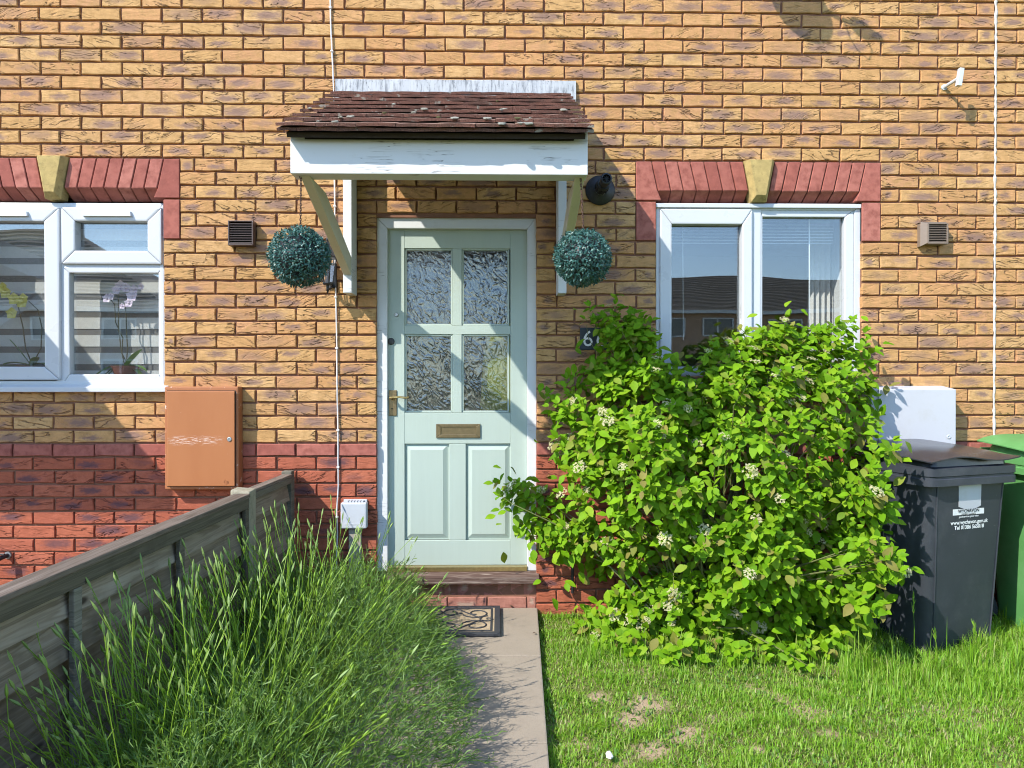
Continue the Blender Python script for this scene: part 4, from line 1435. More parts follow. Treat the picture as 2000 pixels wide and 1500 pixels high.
# ------------------------------------------------------------------ meter boxes
a, b = P(321, 957, -.07), P(465, 755, -.07)
gb = tag(empty('gas_meter_box', (a.lerp(b, .5).x, 0, a.z)), 'faded orange-brown meter box with a scratched door, beside the left window', 'meter box')
MB().box(a.x, b.x, -.066, .004, a.z, b.z).build('box', MAT['orange_edge'], gb, bevel=.010, seg=3)
d0, d1 = P(326.5, 950, -.076), P(458.5, 764, -.076)
MB().box(d0.x - .0035, d1.x + .0035, -.0672, -.0655, d0.z - .0035, d1.z + .0035).build('door_seam', MAT['felt'], gb)
MB().box(d0.x, d1.x, -.080, -.0675, d0.z, d1.z).build('door', MAT['orange_box'], gb, bevel=.005, seg=3)
k0 = P(448, 858, -.08)
MB().lathe([(.012, -.002), (.012, .003), (.008, .004), (.0075, .001), (.003, .001), (.003, .003)], (k0.x, -.080, k0.z), (0, -1, 0), 16).build('lock', MAT['silver'], gb, smooth=True)
MB().lathe([(.013, -.0005), (.013, .0005)], (k0.x, -.0802, k0.z), (0, -1, 0), 16).build('lock_ring', MAT['black_plastic'], gb)
k0 = P(442, 941, -.08)
w = [rad(100 + 25 * k) for k in range(12)]
MB().tube([(k0.x + .012 * math.cos(q), -.0805, k0.z + .012 * math.sin(q)) for q in w], .0012, 4).tube([(k0.x - .002, -.0805, k0.z - .008), (k0.x - .002, -.0805, k0.z + .004)], .0012, 4).tube([(k0.x + .005, -.0805, k0.z - .008), (k0.x + .005, -.0805, k0.z + .006)], .0012, 4).build('moulded_emblem', MAT['orange_edge'], gb)
a, b = P(1704, 946, -.12), P(1868, 758, -.12)
eb = tag(empty('electric_meter_box', (a.lerp(b, .5).x, 0, a.z)), 'white meter box above the black bin, right of the bush', 'meter box')
MB().hexa([(a.x, -.105, a.z), (b.x, -.105, a.z), (b.x, .004, a.z), (a.x, .004, a.z), (a.x, -.105, b.z - .004), (b.x, -.105, b.z - .004), (b.x, .004, b.z + .012), (a.x, .004, b.z + .012)]).build('box', MAT['white_box'], eb, bevel=.006)
MB().box(a.x + .035, b.x - .001, -.120, -.1065, a.z + .02, b.z - .006).build('door', MAT['white_box'], eb, bevel=.005)
k0 = P(1853, 853, -.12)
MB().lathe([(.011, -.001), (.011, .003), (.007, .004), (.0065, .001)], (k0.x, -.120, k0.z), (0, -1, 0), 14).build('lock', MAT['grey_box'], eb, smooth=True)

# ------------------------------------------------------------------ cable, socket box, trunking
cab = tag(empty('telephone_cable', P(655, 1000)), 'thin white cable running down the wall left of the door', 'cable')
pts = [P(x, y, -.009) for x, y in ((644, -700), (645, -60), (646, 40), (649, 120), (652, 185), (654, 300), (653, 350), (653.5, 420), (655, 505), (655.5, 540), (656.5, 620), (658, 700), (659, 760), (660, 840), (660, 900), (661, 950), (658, 1000), (659.5, 1040), (657, 1090), (655, 1150))]
sm = []
for p, q in zip(pts[:-1], pts[1:]):
    for k in range(4):
        r_ = p.lerp(q, k / 4)
        sm.append(r_ + Vector((math.sin(r_.z * 9) * .0012, 0, 0)))
MB().tube(sm, .0042, 7).build('cable_run', MAT['cable'], cab, smooth=True)
for y in (18, 100, 410, 572, 690, 842, 918, 1010):
    q = min(sm, key=lambda s_: abs(project(s_)[1] - y))
    MB().box(q.x - .0075, q.x + .0075, -.017, .004, q.z - .005, q.z + .005).build('cable_clip', MAT['cable'], cab, bevel=.002)
a, b = P(665, 1033, -.06), P(716, 982, -.06)
jb = tag(empty('socket_box', (a.lerp(b, .5).x, 0, a.z)), 'pale grey junction box low on the red brick left of the door', 'junction box')
MB().box(a.x, b.x, -.062, -.012, a.z, b.z).build('cover', MAT['grey_box'], jb, bevel=.010, seg=3)
MB().box(a.x + .006, b.x - .006, -.0115, .003, a.z + .006, b.z + .010).build('back_box', MAT['grey_box'], jb, bevel=.004)
for k in range(6):
    x = a.x + .028 + k * .0165
    MB().box(x, x + .010, -.045, -.012, b.z + .0005, b.z + .007).build('hinge_tab', MAT['grey_box'], jb)
MB().box(a.x + .022, b.x - .022, -.0635, -.061, a.z + .022, a.z + .032).build('moulded_strip', MAT['grey_box'], jb, bevel=.001)
a, b = P(681, 1180, -.03), P(705, 1033, -.03)
tr_ = tag(MB().box(a.x, b.x, -.032, .003, -.05, b.z - .001).build('cable_trunking', MAT['trunking'], bevel=.004), 'narrow stone-coloured trunking below the grey junction box', 'trunking')

# ------------------------------------------------------------------ white T bracket on the wall, hook, pipe
wb = P(1843, 171, 0)
tb = tag(empty('wall_bracket', wb), 'small white T-shaped bracket high on the brick at the right', 'bracket')
e_ = P(1872, 153, -.115)
MB().tube([wb, e_], .0095, 8).build('arm', MAT['upvc'], tb)
MB().tube([e_ + Vector((0, 0, -.042)), e_ + Vector((.012, -.004, .052))], .017, 4).build('head', MAT['upvc'], tb, bevel=.002)
MB().lathe([(.016, 0), (.016, .006)], wb, (0, -1, 0), 12).build('rose', MAT['upvc'], tb)
h0 = P(531, 364, 0)
tag(MB().tube([h0, h0 + Vector((0, -.02, 0)), h0 + Vector((.006, -.026, -.004)), h0 + Vector((.010, -.022, -.012))], .002, 5).build('wall_hook', MAT['silver']), 'tiny metal hook in the brick left of the canopy', 'hook')
a = P(1118, 1158, -.03)
tag(MB().tube([(a.x, .0, P(1118, 1070).z), (a.x, -.03, P(1118, 1075).z), (a.x, -.034, P(1118, 1090).z), (a.x, -.034, a.z)], .008, 10).build('overflow_pipe', MAT['black_plastic'], smooth=True), 'thin black overflow pipe on the red brick right of the door step', 'pipe')

# ------------------------------------------------------------------ house number plaque
a, b = P(1133, 683, -.012), P(1190, 640, -.012)
pl = tag(empty('house_number', (a.lerp(b, .5).x, 0, a.z)), 'dark slate house number plaque partly covered by the bush', 'sign')
MB().box(a.x, b.x, -.012, .003, a.z, b.z).build('plaque', MAT['slate'], pl, bevel=.002)
for k, px in enumerate((1148, 1174)):
    q = P(px, 676, -.013)
    lettering('numeral', '6', .125, (q.x, -.0135, q.z), (1, 0, 0), (0, 0, 1), MAT['white_paint_sign'], pl)

# ------------------------------------------------------------------ satellite dish above the picture, whose shadow falls on the brick
SD = lambda px, py, p: P(px, py, 0) + Vector((-1.22 * p, -p, 1.36 * p))      # the point at distance p from the wall that shades a pixel
lnb = SD(1682, 56, .56)
dc = SD(1556, 8, .36)
dish = tag(empty('satellite_dish', (dc.x - .1, 0, dc.z)), 'grey satellite dish on the upper wall, seen by its shadow', 'satellite dish')
dax = Vector((-.25, -.80, .55)).normalized()
MB().lathe([(.001, .0), (.05, .006), (.09, .018), (.128, .036), (.130, .032), (.09, .014), (.05, .002), (.001, -.004)], dc, dax, 28, cap=False).build('reflector', MAT['dish_grey'], dish, smooth=True)
foot = SD(1597, 14, .37)
MB().tube([foot, lnb.lerp(foot, .25), lnb], .011, 6).build('boom_arm', MAT['dish_grey'], dish)
MB().lathe([(.020, -.10), (.024, -.04), (.034, -.03), (.036, .02), (.028, .035)], lnb, (foot - lnb).normalized(), 14).build('receiver', MAT['dish_grey'], dish, smooth=True)
MB().tube([dc - dax * .01, (dc.x - .12, -.14, dc.z + .02), (dc.x - .12, .0, dc.z + .02)], .018, 8).build('mount', MAT['silver'], dish)
MB().tube([foot.lerp(lnb, .6), SD(1662, 78, .45), SD(1676, 100, .42), SD(1698, 117, .42), SD(1704, 100, .46), lnb], .003, 5).build('aerial_lead', MAT['black_plastic'], dish)

# ------------------------------------------------------------------ next door's flat porch roof, just left of the picture
q = P(340, 1000, 0)
xe, zs_ = q.x - 1.22, q.z + 1.36
pr = tag(empty('neighbouring_porch_roof', (xe - .7, 0, zs_)), 'white flat porch roof of the house to the left, shading its window', 'porch roof')
MB().hexa([(xe - 1.4, -1.0, zs_), (xe, -1.0, zs_), (xe, .0, zs_ + .10), (xe - 1.4, .0, zs_ + .10), (xe - 1.4, -1.0, zs_ + .15), (xe, -1.0, zs_ + .15), (xe, .0, zs_ + .25), (xe - 1.4, .0, zs_ + .25)]).build('roof', MAT['timber'], pr, bevel=.005)
for x in (xe - 1.3, xe - .09):
    MB().tube([(x, -.03, zs_ - .45), (x, -.9, zs_ - .01)], .03, 4).build('bracket', MAT['timber'], pr)

# ------------------------------------------------------------------ door mat
mz = 0.004
m0, m1 = G(977, 1243, mz), G(975, 1186, mz)
my0, my1 = m0.y, min(m1.y, -.03)
mx1 = m0.x
mx0 = mx1 - .75
mat_o = tag(empty('door_mat', ((mx0 + mx1) / 2, (my0 + my1) / 2, mz)), 'coir door mat with black scrolled ironwork pattern on the concrete path', 'door mat')
MB().box(mx0 + .02, mx1 - .02, my0 + .02, my1 - .02, mz, mz + .012).build('coir_fill', MAT['coir'], mat_o)
mb = MB()
for q in ((mx0, mx1, my0, my0 + .03), (mx0, mx1, my1 - .03, my1)): mb.box(*q, mz - .001, mz + .016)
for q in ((mx0, mx0 + .03, my0 + .03, my1 - .03), (mx1 - .03, mx1, my0 + .03, my1 - .03)): mb.box(*q, mz - .001, mz + .016)
mb.build('rubber_border', MAT['rubber'], mat_o, bevel=.003)
Lm, Wm = mx1 - mx0 - .06, my1 - my0 - .06
cxm, cym = (mx0 + mx1) / 2, (my0 + my1) / 2


def scroll(cx, cy_, r, a0, turns, sx_=1, sy_=1, tail=None):
    pts_ = []
    for k in range(20):
        t = k / 19
        w = a0 + turns * 2 * math.pi * t
        rr = r * (1 - .75 * t)
        pts_.append((cx + sx_ * rr * math.cos(w), cy_ + sy_ * rr * math.sin(w), mz + .013))
    if tail: pts_.insert(0, tail)
    return MB().tube(pts_, .0046, 5).build('scroll', MAT['rubber'], mat_o)


for sx_ in (-1, 1):
    for sy_ in (-1, 1):
        scroll(cxm + sx_ * Lm * .36, cym + sy_ * Wm * .25, Wm * .21, math.pi, 1.25, sx_, sy_, (cxm + sx_ * .02, cym, mz + .013))
        scroll(cxm + sx_ * Lm * .17, cym + sy_ * Wm * .28, Wm * .17, math.pi * .1, 1.2, sx_, sy_, (cxm + sx_ * Lm * .40, cym + sy_ * .01, mz + .013))
        scroll(cxm + sx_ * Lm * .04, cym + sy_ * Wm * .30, Wm * .12, -math.pi * .5, 1.1, sx_, sy_)
    scroll(cxm + sx_ * Lm * .45, cym, Wm * .13, math.pi * .5, 1.1, sx_, 1)
ring2 = MB()
for q in ((cxm - Lm * .485, cxm + Lm * .485, cym - Wm * .47, cym - Wm * .44), (cxm - Lm * .485, cxm + Lm * .485, cym + Wm * .44, cym + Wm * .47)): ring2.box(*q, mz + .010, mz + .015)
for q in ((cxm - Lm * .485, cxm - Lm * .47, cym - Wm * .44, cym + Wm * .44), (cxm + Lm * .47, cxm + Lm * .485, cym - Wm * .44, cym + Wm * .44)): ring2.box(*q, mz + .010, mz + .015)
ring2.build('inner_line', MAT['rubber'], mat_o)
# ------------------------------------------------------------------ timber fence between the two front gardens
ztf = P(568, 924, -.05).z                             # top of the fence
A_ = P(566, 924, -.05)
B_ = G(4, 1146, ztf)
ft = Vector((B_.x - A_.x, B_.y - A_.y, 0)).normalized()
fn = Vector((-ft.y, ft.x, 0))
if fn.x < 0: fn = -fn
FO = Vector((A_.x, A_.y, 0))
FP = lambda t, n, z: FO + ft * t + fn * n + Vector((0, 0, z))


def fbox(t0, t1, n0, n1, z0, z1):
    return MB().hexa([FP(t0, n0, z0), FP(t0, n1, z0), FP(t1, n1, z0), FP(t1, n0, z0), FP(t0, n0, z1), FP(t0, n1, z1), FP(t1, n1, z1), FP(t1, n0, z1)])


fence = tag(empty('garden_fence', FP(.8, 0, -.05)), 'weathered grey-brown board fence beside the lavender', 'fence')
cp = G(503, 958, ztf)
tc = (Vector((cp.x, cp.y, 0)) - FO).dot(ft)
fbox(-.02, .035, -.035, .020, -.1, ztf + .014).build('wall_post', MAT['fence_frame'], fence, bevel=.004)
mb = MB()
mb.hexa([FP(tc - .035, -.055, -.1), FP(tc - .035, .035, -.1), FP(tc + .045, .035, -.1), FP(tc + .045, -.055, -.1), FP(tc - .035, -.055, ztf + .012), FP(tc - .035, .035, ztf + .006), FP(tc + .045, .035, ztf + .000), FP(tc + .045, -.055, ztf + .010)])
mb.build('concrete_post', MAT['concrete_post'], fence, bevel=.008)
bays = [(.036, tc - .036), (tc + .046, tc + 1.90), (tc + 1.99, tc + 2.9)]
for bi, (t0, t1) in enumerate(bays):
    zt_ = ztf - .016 - (.01 if bi == 1 else 0)
    nb = 6
    bh = (zt_ - .03 + .04) / nb
    for k in range(nb):
        z1_ = zt_ - k * bh + (.018 if k else 0)
        z0_ = zt_ - (k + 1) * bh
        wv = random.uniform(-.004, .004)
        mb = MB()
        segs = 5
        vv = []
        for s in range(segs + 1):
            t = t0 + .002 + (t1 - t0 - .004) * s / segs
            wz = .004 * math.sin(3 * t + k * 2.1) + wv
            b_ = .002 * math.sin(5 * t + k)
            vv += [FP(t, -.002 + b_, z0_ + wz), FP(t, .013 + b_ * .3, z0_ + wz), FP(t, -.012 + b_, z1_ + wz), FP(t, -.019 + b_, z1_ + wz)]
        fs = []
        for s in range(segs):
            q = s * 4
            fs += [(q + i, q + (i + 1) % 4, q + 4 + (i + 1) % 4, q + 4 + i) for i in range(4)]
        fs += [(3, 2, 1, 0), (segs * 4, segs * 4 + 1, segs * 4 + 2, segs * 4 + 3)]
        mb.add(vv, fs).build('fence_board', MAT['fence'], fence)
    if t1 - t0 > .6:
        fbox(t0, t1, .0155, .034, zt_ - .048, zt_).build('top_rail', MAT['fence_frame'], fence, bevel=.003)
        nbat = 4
        for k in range(nbat):
            t = t0 + .018 + (t1 - t0 - .036) * k / (nbat - 1)
            fbox(t - .018, t + .018, .0155, .033, -.04, zt_ - .049).build('batten', MAT['fence_frame'], fence, bevel=.003)
        fbox(t0, t1, -.034, .040, zt_ + .0005, zt_ + .019).build('capping', MAT['fence_cap'], fence, bevel=.004)
    else:
        fbox(t0, t1, .0155, .030, zt_ - .03, zt_).build('top_rail', MAT['fence_frame'], fence, bevel=.003)
        fbox(t0, t1, -.026, .026, zt_ + .0005, zt_ + .015).build('capping', MAT['fence_cap'], fence, bevel=.003)

# ------------------------------------------------------------------ garden tap and hose beyond the fence
q = P(16, 1084, 0)
tap = tag(empty('garden_tap', q), 'black outside tap on the red brick beyond the fence', 'tap')
MB().tube([q + Vector((.0, .0, 0)), q + Vector((-.004, -.05, -.004)), q + Vector((-.03, -.075, -.02)), q + Vector((-.035, -.08, -.06)), q + Vector((-.03, -.082, -.12))], [.012, .012, .014, .013, .011], 9).build('spout', MAT['black_plastic'], tap, smooth=True)
MB().lathe([(.02, 0), (.02, .008)], q, (0, -1, 0), 14).build('wall_flange', MAT['silver'], tap)
MB().tube([q + Vector((-.055, -.06, .018)), q + Vector((.02, -.06, .018))], .006, 6).build('lever', MAT['black_plastic'], tap)
h0 = q + Vector((-.03, -.083, -.121))
tag(MB().tube([h0 + Vector((0, 0, .004)), h0 + Vector((.012, -.01, -.010)), h0 + Vector((.030, -.03, -.022)), h0 + Vector((.0, -.05, -.020)), h0 + Vector((-.12, -.07, -.012)), h0 + Vector((-.45, -.10, -.05)), h0 + Vector((-.7, -.12, -.3))], .013, 9).build('garden_hose', MAT['hose'], smooth=True), 'bright green hose by the tap beyond the fence', 'hose')


# ------------------------------------------------------------------ wheeled bins
def rrect(w, d, r, n=4):
    """rounded rectangle, counter-clockwise; front edge at y=0"""
    pts_ = []
    for cx, cy_, a0 in ((w - r, r, -90), (w - r, d - r, 0), (r, d - r, 90), (r, r, 180)):
        for k in range(n + 1):
            t = rad(a0 + 90 * k / n)
            pts_.append((cx + r * math.cos(t), cy_ + r * math.sin(t)))
    return pts_


def loft(mb, rings, cap0=True, cap1=True):
    n = len(rings[0])
    v = [p for r in rings for p in r]
    f = []
    for i in range(len(rings) - 1):
        f += [(i * n + k, i * n + (k + 1) % n, (i + 1) * n + (k + 1) % n, (i + 1) * n + k) for k in range(n)]
    if cap0: f.append(tuple(range(n - 1, -1, -1)))
    if cap1: f.append(tuple(range((len(rings) - 1) * n, len(rings) * n)))
    return mb.add(v, f)


def wheelie_bin(corner, angle, w, d, h, zb, mat, label, lid_mat=None):
    """corner: world x, y of the front left top corner of the body"""
    t = tag(empty('wheeled_bin', (corner[0], corner[1], zb)), label, 'wheelie bin', 'wheeled bins by the wall')
    ca, sa = math.cos(angle), math.sin(angle)
    W_ = lambda x, y, z: (corner[0] + ca * x - sa * y, corner[1] + sa * x + ca * y, zb + z)

    def rg(inset_x, y_f, y_b, z, r):
        return [W_(x + inset_x, y + y_f, z) for x, y in rrect(w - 2 * inset_x, d - y_f - y_b, r)]
    mb = MB()
    loft(mb, [rg(.055, .055, .06, .02, .05), rg(.05, .05, .05, .05, .055), rg(.004, .004, .0, h - .075, .06), rg(0, 0, 0, h - .02, .06)])
    mb.build('body', mat, t, smooth=True)
    # moulded panel edges on the front and side
    for xx in (.055, w - .055):
        mb = MB()
        i0, i1 = .05, .004
        mb.tube([W_(xx + (.05 if xx < w / 2 else -.05) * .6, .0505, .06), W_(xx, .0055, h - .08)], .0042, 6)
        mb.build('moulded_rib', mat, t)
    # rim band
    o = .026
    mb = MB()
    ringz = [(0.002, h - .108), (-o, h - .104), (-o, h - .072), (-o + .005, h - .068), (-o + .005, h - .060), (-o, h - .056), (-o, h - .020), (-.004, h - .015)]
    loft(mb, [rg(i, i, i, z, .055) for i, z in ringz])
    mb.build('rim', mat, t, smooth=True)
    # lid: shallow crown, rises to the hinge, thin wavy front lip
    lm = lid_mat or mat
    mb = MB()
    nxl, nyl = 14, 12
    x0_, x1_, y0_, y1_ = -.030, w + .012, -.034, d - .02
    top, bot = [], []
    for j in range(nyl + 1):
        for i in range(nxl + 1):
            u, v = i / nxl, j / nyl
            x, y = x0_ + (x1_ - x0_) * u, y0_ + (y1_ - y0_) * v
            crown = .045 * (1 - (2 * u - 1) ** 4) * min(1, (v * 3.2)) ** .7
            lip = .012 * math.cos(2 * math.pi * (u * 1.15 + .12)) * (1 - v) ** 2
            z = h + .024 + crown * .75 + .022 * v - lip
            top.append(W_(x, y, z))
            bot.append(W_(x, y, z - .006))
    nn = len(top)
    fs = []
    for j in range(nyl):
        for i in range(nxl):
            a0 = j * (nxl + 1) + i
            fs.append((a0, a0 + 1, a0 + nxl + 2, a0 + nxl + 1))
            fs.append((nn + a0 + nxl + 1, nn + a0 + nxl + 2, nn + a0 + 1, nn + a0))
    edge = [i for i in range(nxl + 1)] + [j * (nxl + 1) + nxl for j in range(1, nyl + 1)] + [nyl * (nxl + 1) + i for i in range(nxl - 1, -1, -1)] + [j * (nxl + 1) for j in range(nyl - 1, 0, -1)]
    for a0, b0 in zip(edge, edge[1:] + edge[:1]): fs.append((b0, a0, nn + a0, nn + b0))
    mb.add(top + bot, fs).build('lid', lm, t, smooth=True)
    # inner collar of the lid, hinge bar, wheels
    mb = MB()
    loft(mb, [rg(.004, .006, .03, h - .016, .05), rg(.02, .012, .04, h + .030, .05)])
    mb.build('lid_collar', lm, t, smooth=True)
    mb = MB().tube([W_(.02, d + .015, h - .01), W_(w - .02, d + .015, h - .01)], .013, 8)
    mb.build('handle_bar', mat, t, smooth=True)
    for x in (.0, w):
        c0 = Vector(W_(x, d - .02, .09))
        axv = Vector((ca, sa, 0)) * (1 if x else -1)
        MB().lathe([(.09, -.03), (.095, -.02), (.095, .01), (.085, .018), (.03, .02)], c0, axv, 18).build('wheel', MAT['rubber'], t, smooth=True)
    return t, W_


BW, BD, BH = .545, .44, .955
bc = P(1816, 945, -.64)
ang = rad(18)
bb, BL = wheelie_bin((bc.x, -.64), ang, BW, BD, BH, -.085, MAT['bin_black'], 'black wheeled bin with a council sticker, right of the bush', MAT['lid_black'])
# sticker and council lettering on the front face
fu = Vector((math.cos(ang), math.sin(ang), 0))


def on_front(px, py):
    """point of the bin's sloping front face at a photo pixel"""
    d_ = FWD + RGT * ((px - 1000) / F) - UPV * ((py - 750) / F)
    o_ = Vector((0, -D, H))
    p0, p1 = Vector(BL(.1, .0505, .05)), Vector(BL(.1, .0045, BH - .075))
    up_ = (p1 - p0).normalized()
    nrm = fu.cross(up_)
    t_ = (p0 - o_).dot(nrm) / d_.dot(nrm)
    return o_ + d_ * t_ + nrm * .0022, up_, nrm


q00, up_, nr_ = on_front(1872, 990)
q10, _, _ = on_front(1915, 987)
q11, _, _ = on_front(1916, 945)
q01, _, _ = on_front(1872, 948)
low, _, _ = on_front(1889, 996)
low2, _, _ = on_front(1900, 995)
st = [q00, low, low2, q10, q11, q01]
MB().add([p for p in st] + [p - nr_ * .0015 for p in st], [(0, 1, 2, 3, 4, 5), (11, 10, 9, 8, 7, 6)] + [(i, i + 6, (i + 1) % 6 + 6, (i + 1) % 6) for i in range(6)]).build('sticker', MAT['white_box'], bb)
q0, _, _ = on_front(1860.5, 1007)
q1, _, _ = on_front(1921.5, 1002.5)
q2, _, _ = on_front(1921.5, 991.5)
q3, _, _ = on_front(1860.5, 995)
MB().add([q0 - nr_ * .001, q1 - nr_ * .001, q2 - nr_ * .001, q3 - nr_ * .001], [(0, 1, 2, 3)]).build('emblem_block', MAT['white_paint_sign'], bb)
for txt, px, py, size, mt, bold in (('WYCHAVON', 1891, 1000, .0235, 'bin_black', .0006), ('DISTRICT COUNCIL', 1891, 1004.5, .0105, 'bin_black', .0002), ('good services, good value', 1891, 1009.5, .0125, 'white_paint_sign', .0003),
                                    ('www.wychavon.gov.uk', 1892, 1022, .0265, 'white_paint_sign', .0009), ('Tel 01386 565018', 1892, 1032, .0265, 'white_paint_sign', .0009)):
    q_, _, _ = on_front(px, py)
    lettering('lettering', txt, size, q_ + nr_ * .0006, fu, up_, MAT[mt], bb, bold)
wheelie_bin((2.70, -.44), rad(2), .52, .40, .975, -.085, MAT['bin_green'], 'green wheeled bin behind the black one at the right edge')

# ------------------------------------------------------------------ blinds and plants in the windows
zb0, zb1 = LW['z0'] + .03, LW['z1'] - .02
bl = tag(empty('zebra_blind', ((LW['x0'] + LW['x1']) / 2, .24, zb1)), 'grey and white striped day-night blind behind the left window', 'blind')
z = zb1
k = 0
while z > zb0:
    hgt = .066 if k % 2 == 0 else .036
    MB().box(LW['x0'] + .02, LW['x1'] - .025, .222 + (.004 if k % 2 else 0), .225 + (.004 if k % 2 else 0), max(z - hgt, zb0), z).build('fabric_band', MAT['blind_light' if k % 2 == 0 else 'blind_dark'], bl)
    z -= hgt + .0004
    k += 1
MB().box(LW['x0'] + .015, LW['x1'] - .02, .205, .245, zb1 + .001, zb1 + .045).build('head_box', MAT['blind_white'], bl, bevel=.004)

vb = tag(empty('venetian_blind', ((RW['x0'] + RW['x1']) / 2, .15, RW['z1'] - .03)), 'white slatted blind pulled up at the top of the right window', 'blind')
zt = RW['z1'] - .05
MB().box(RW['x0'] + .03, RW['x1'] - .05, .135, .17, zt, zt + .03).build('head_rail', MAT['blind_white'], vb, bevel=.003)
for k in range(9):
    z = zt - .012 - .018 * k
    MB().hexa([(RW['x0'] + .03, .138, z - .004), (RW['x1'] - .10, .138, z - .004), (RW['x1'] - .10, .168, z + .004), (RW['x0'] + .03, .168, z + .004),
               (RW['x0'] + .03, .138, z - .0025), (RW['x1'] - .10, .138, z - .0025), (RW['x1'] - .10, .168, z + .0055), (RW['x0'] + .03, .168, z + .0055)]).build('slat', MAT['blind_white'], vb)
for px, l_ in ((1332, .72), (1578, .60)):
    q = P(px, 480, .15)
    MB().tube([(q.x, .134, zt), (q.x + .004, .134, zt - l_)], .0035 if px > 1500 else .0016, 6).build('wand' if px > 1500 else 'cord', MAT['blind_white'], vb)
cu = tag(empty('curtain', (RW['x1'] - .05, .33, RW['z0'])), 'pale curtain at the right side inside the right-hand window', 'curtain')
mb = MB()
n = 30
for i in range(n + 1):
    x = RW['x1'] - .16 + .20 * i / n
    y = .335 + .018 * math.sin(i * 1.25)
    mb.v += [(x, y, RW['z0'] - .25), (x, y, RW['z1'] + .05)]
for i in range(n): mb.f.append((2 * i, 2 * i + 2, 2 * i + 3, 2 * i + 1))
mb.build('cloth', MAT['blind_light'], cu, smooth=True)

co = tag(empty('hanging_coat', (P(975, 760, .6).x, .55, .9)), 'yellow coat hanging in the hall, blurred by the door glass', 'coat')
mb = MB()
cx_ = P(990, 720, .2).x
prof = [(.06, 1.60), (.11, 1.55), (.14, 1.40), (.15, 1.2), (.17, .9), (.18, .72)]
n = 14
for r_, z_ in prof:
    for k in range(n):
        w = 2 * math.pi * k / n
        mb.v.append((cx_ + r_ * math.cos(w) * (1 + .1 * math.sin(3 * w)), .20 + r_ * .38 * math.sin(w), z_))
for i in range(len(prof) - 1):
    for k in range(n):
        mb.f.append((i * n + k, (i + 1) * n + k, (i + 1) * n + (k + 1) % n, i * n + (k + 1) % n))
mb.build('coat_cloth', MAT['hivis'], co, smooth=True)
MB().tube([(cx_, .20, 1.60), (cx_, .20, 1.68), (cx_ + .28, .20, 1.70)], .006, 6).build('coat_hook', MAT['silver'], co)


def strap_leaf(mb, base, dr, length, width, droop):
    pts_ = []
    dr = Vector(dr).normalized()
    sd = dr.cross(Vector((0, 0, 1))).normalized()
    n_ = 7
    v0 = len(mb.v)
    for k in range(n_ + 1):
        t = k / n_
        c_ = base + dr * length * t + Vector((0, 0, -droop * t * t * length))
        w_ = width * math.sin(math.pi * min(1, .12 + .88 * t)) ** .6 * .5 if t < 1 else .0005
        mb.v += [tuple(c_ - sd * w_ + Vector((0, 0, .004))), tuple(c_ - Vector((0, 0, .003))), tuple(c_ + sd * w_ + Vector((0, 0, .004)))]
    for k in range(n_):
        a0 = v0 + 3 * k
        mb.f += [(a0, a0 + 1, a0 + 4, a0 + 3), (a0 + 1, a0 + 2, a0 + 5, a0 + 4)]


def blossom(c_, r_, mat, parent):
    mb = MB()
    for k in range(5):
        a0 = math.pi * 2 * k / 5 + .3
        d_ = Vector((math.cos(a0), -.15, math.sin(a0)))
        s_ = Vector((-math.sin(a0), 0, math.cos(a0)))
        w_ = r_ * (.62 if k % 2 else .48)
        n0 = len(mb.v)
        mb.v += [tuple(c_), tuple(c_ + d_ * r_ * .55 + s_ * w_), tuple(c_ + d_ * r_ * 1.05 + Vector((0, -.004, 0))), tuple(c_ + d_ * r_ * .55 - s_ * w_)]
        mb.f += [(n0, n0 + 1, n0 + 2, n0 + 3)]
    mb.lathe([(r_ * .2, -.002), (r_ * .22, .006), (r_ * .06, .010)], c_, (0, -1, 0), 6)
    mb.build('blossom', mat, parent)


def orchid(pot, stems, flowers, leaves, mat, label, Yo=.142, pot_r=.075):
    b_ = P(pot[0], 731, Yo)
    b_.z = P(200, 736, .1).z + .001
    t = tag(empty('potted_orchid', b_), label, 'orchid', 'orchids on the window sill')
    hp = .062
    MB().lathe([(pot_r * .70, 0), (pot_r * .95, hp * .9), (pot_r, hp * .92), (pot_r, hp), (pot_r * .9, hp), (pot_r * .85, hp * .8)], b_, n=22).build('pot', MAT['terracotta'], t, smooth=True)
    base = b_ + Vector((0, 0, hp * .85))
    for s in stems:
        pts_ = [base + Vector((random.uniform(-.02, .02), random.uniform(-.01, .01), 0))] + [P(x, y, Yo) for x, y in s]
        MB().tube(pts_, .0032, 6).build('flower_stem', MAT['orchid_stem'], t, smooth=True)
    mb = MB()
    for dx, dz, L, dp in leaves:
        mb = MB()
        strap_leaf(mb, base + Vector((0, 0, .005)), (dx, -.25, dz), L, .045, dp)
        mb.build('leaf', MAT['orchid_leaf'], t, smooth=True)
    for x, y, r_ in flowers: blossom(P(x, y, Yo - .012), r_, mat, t)


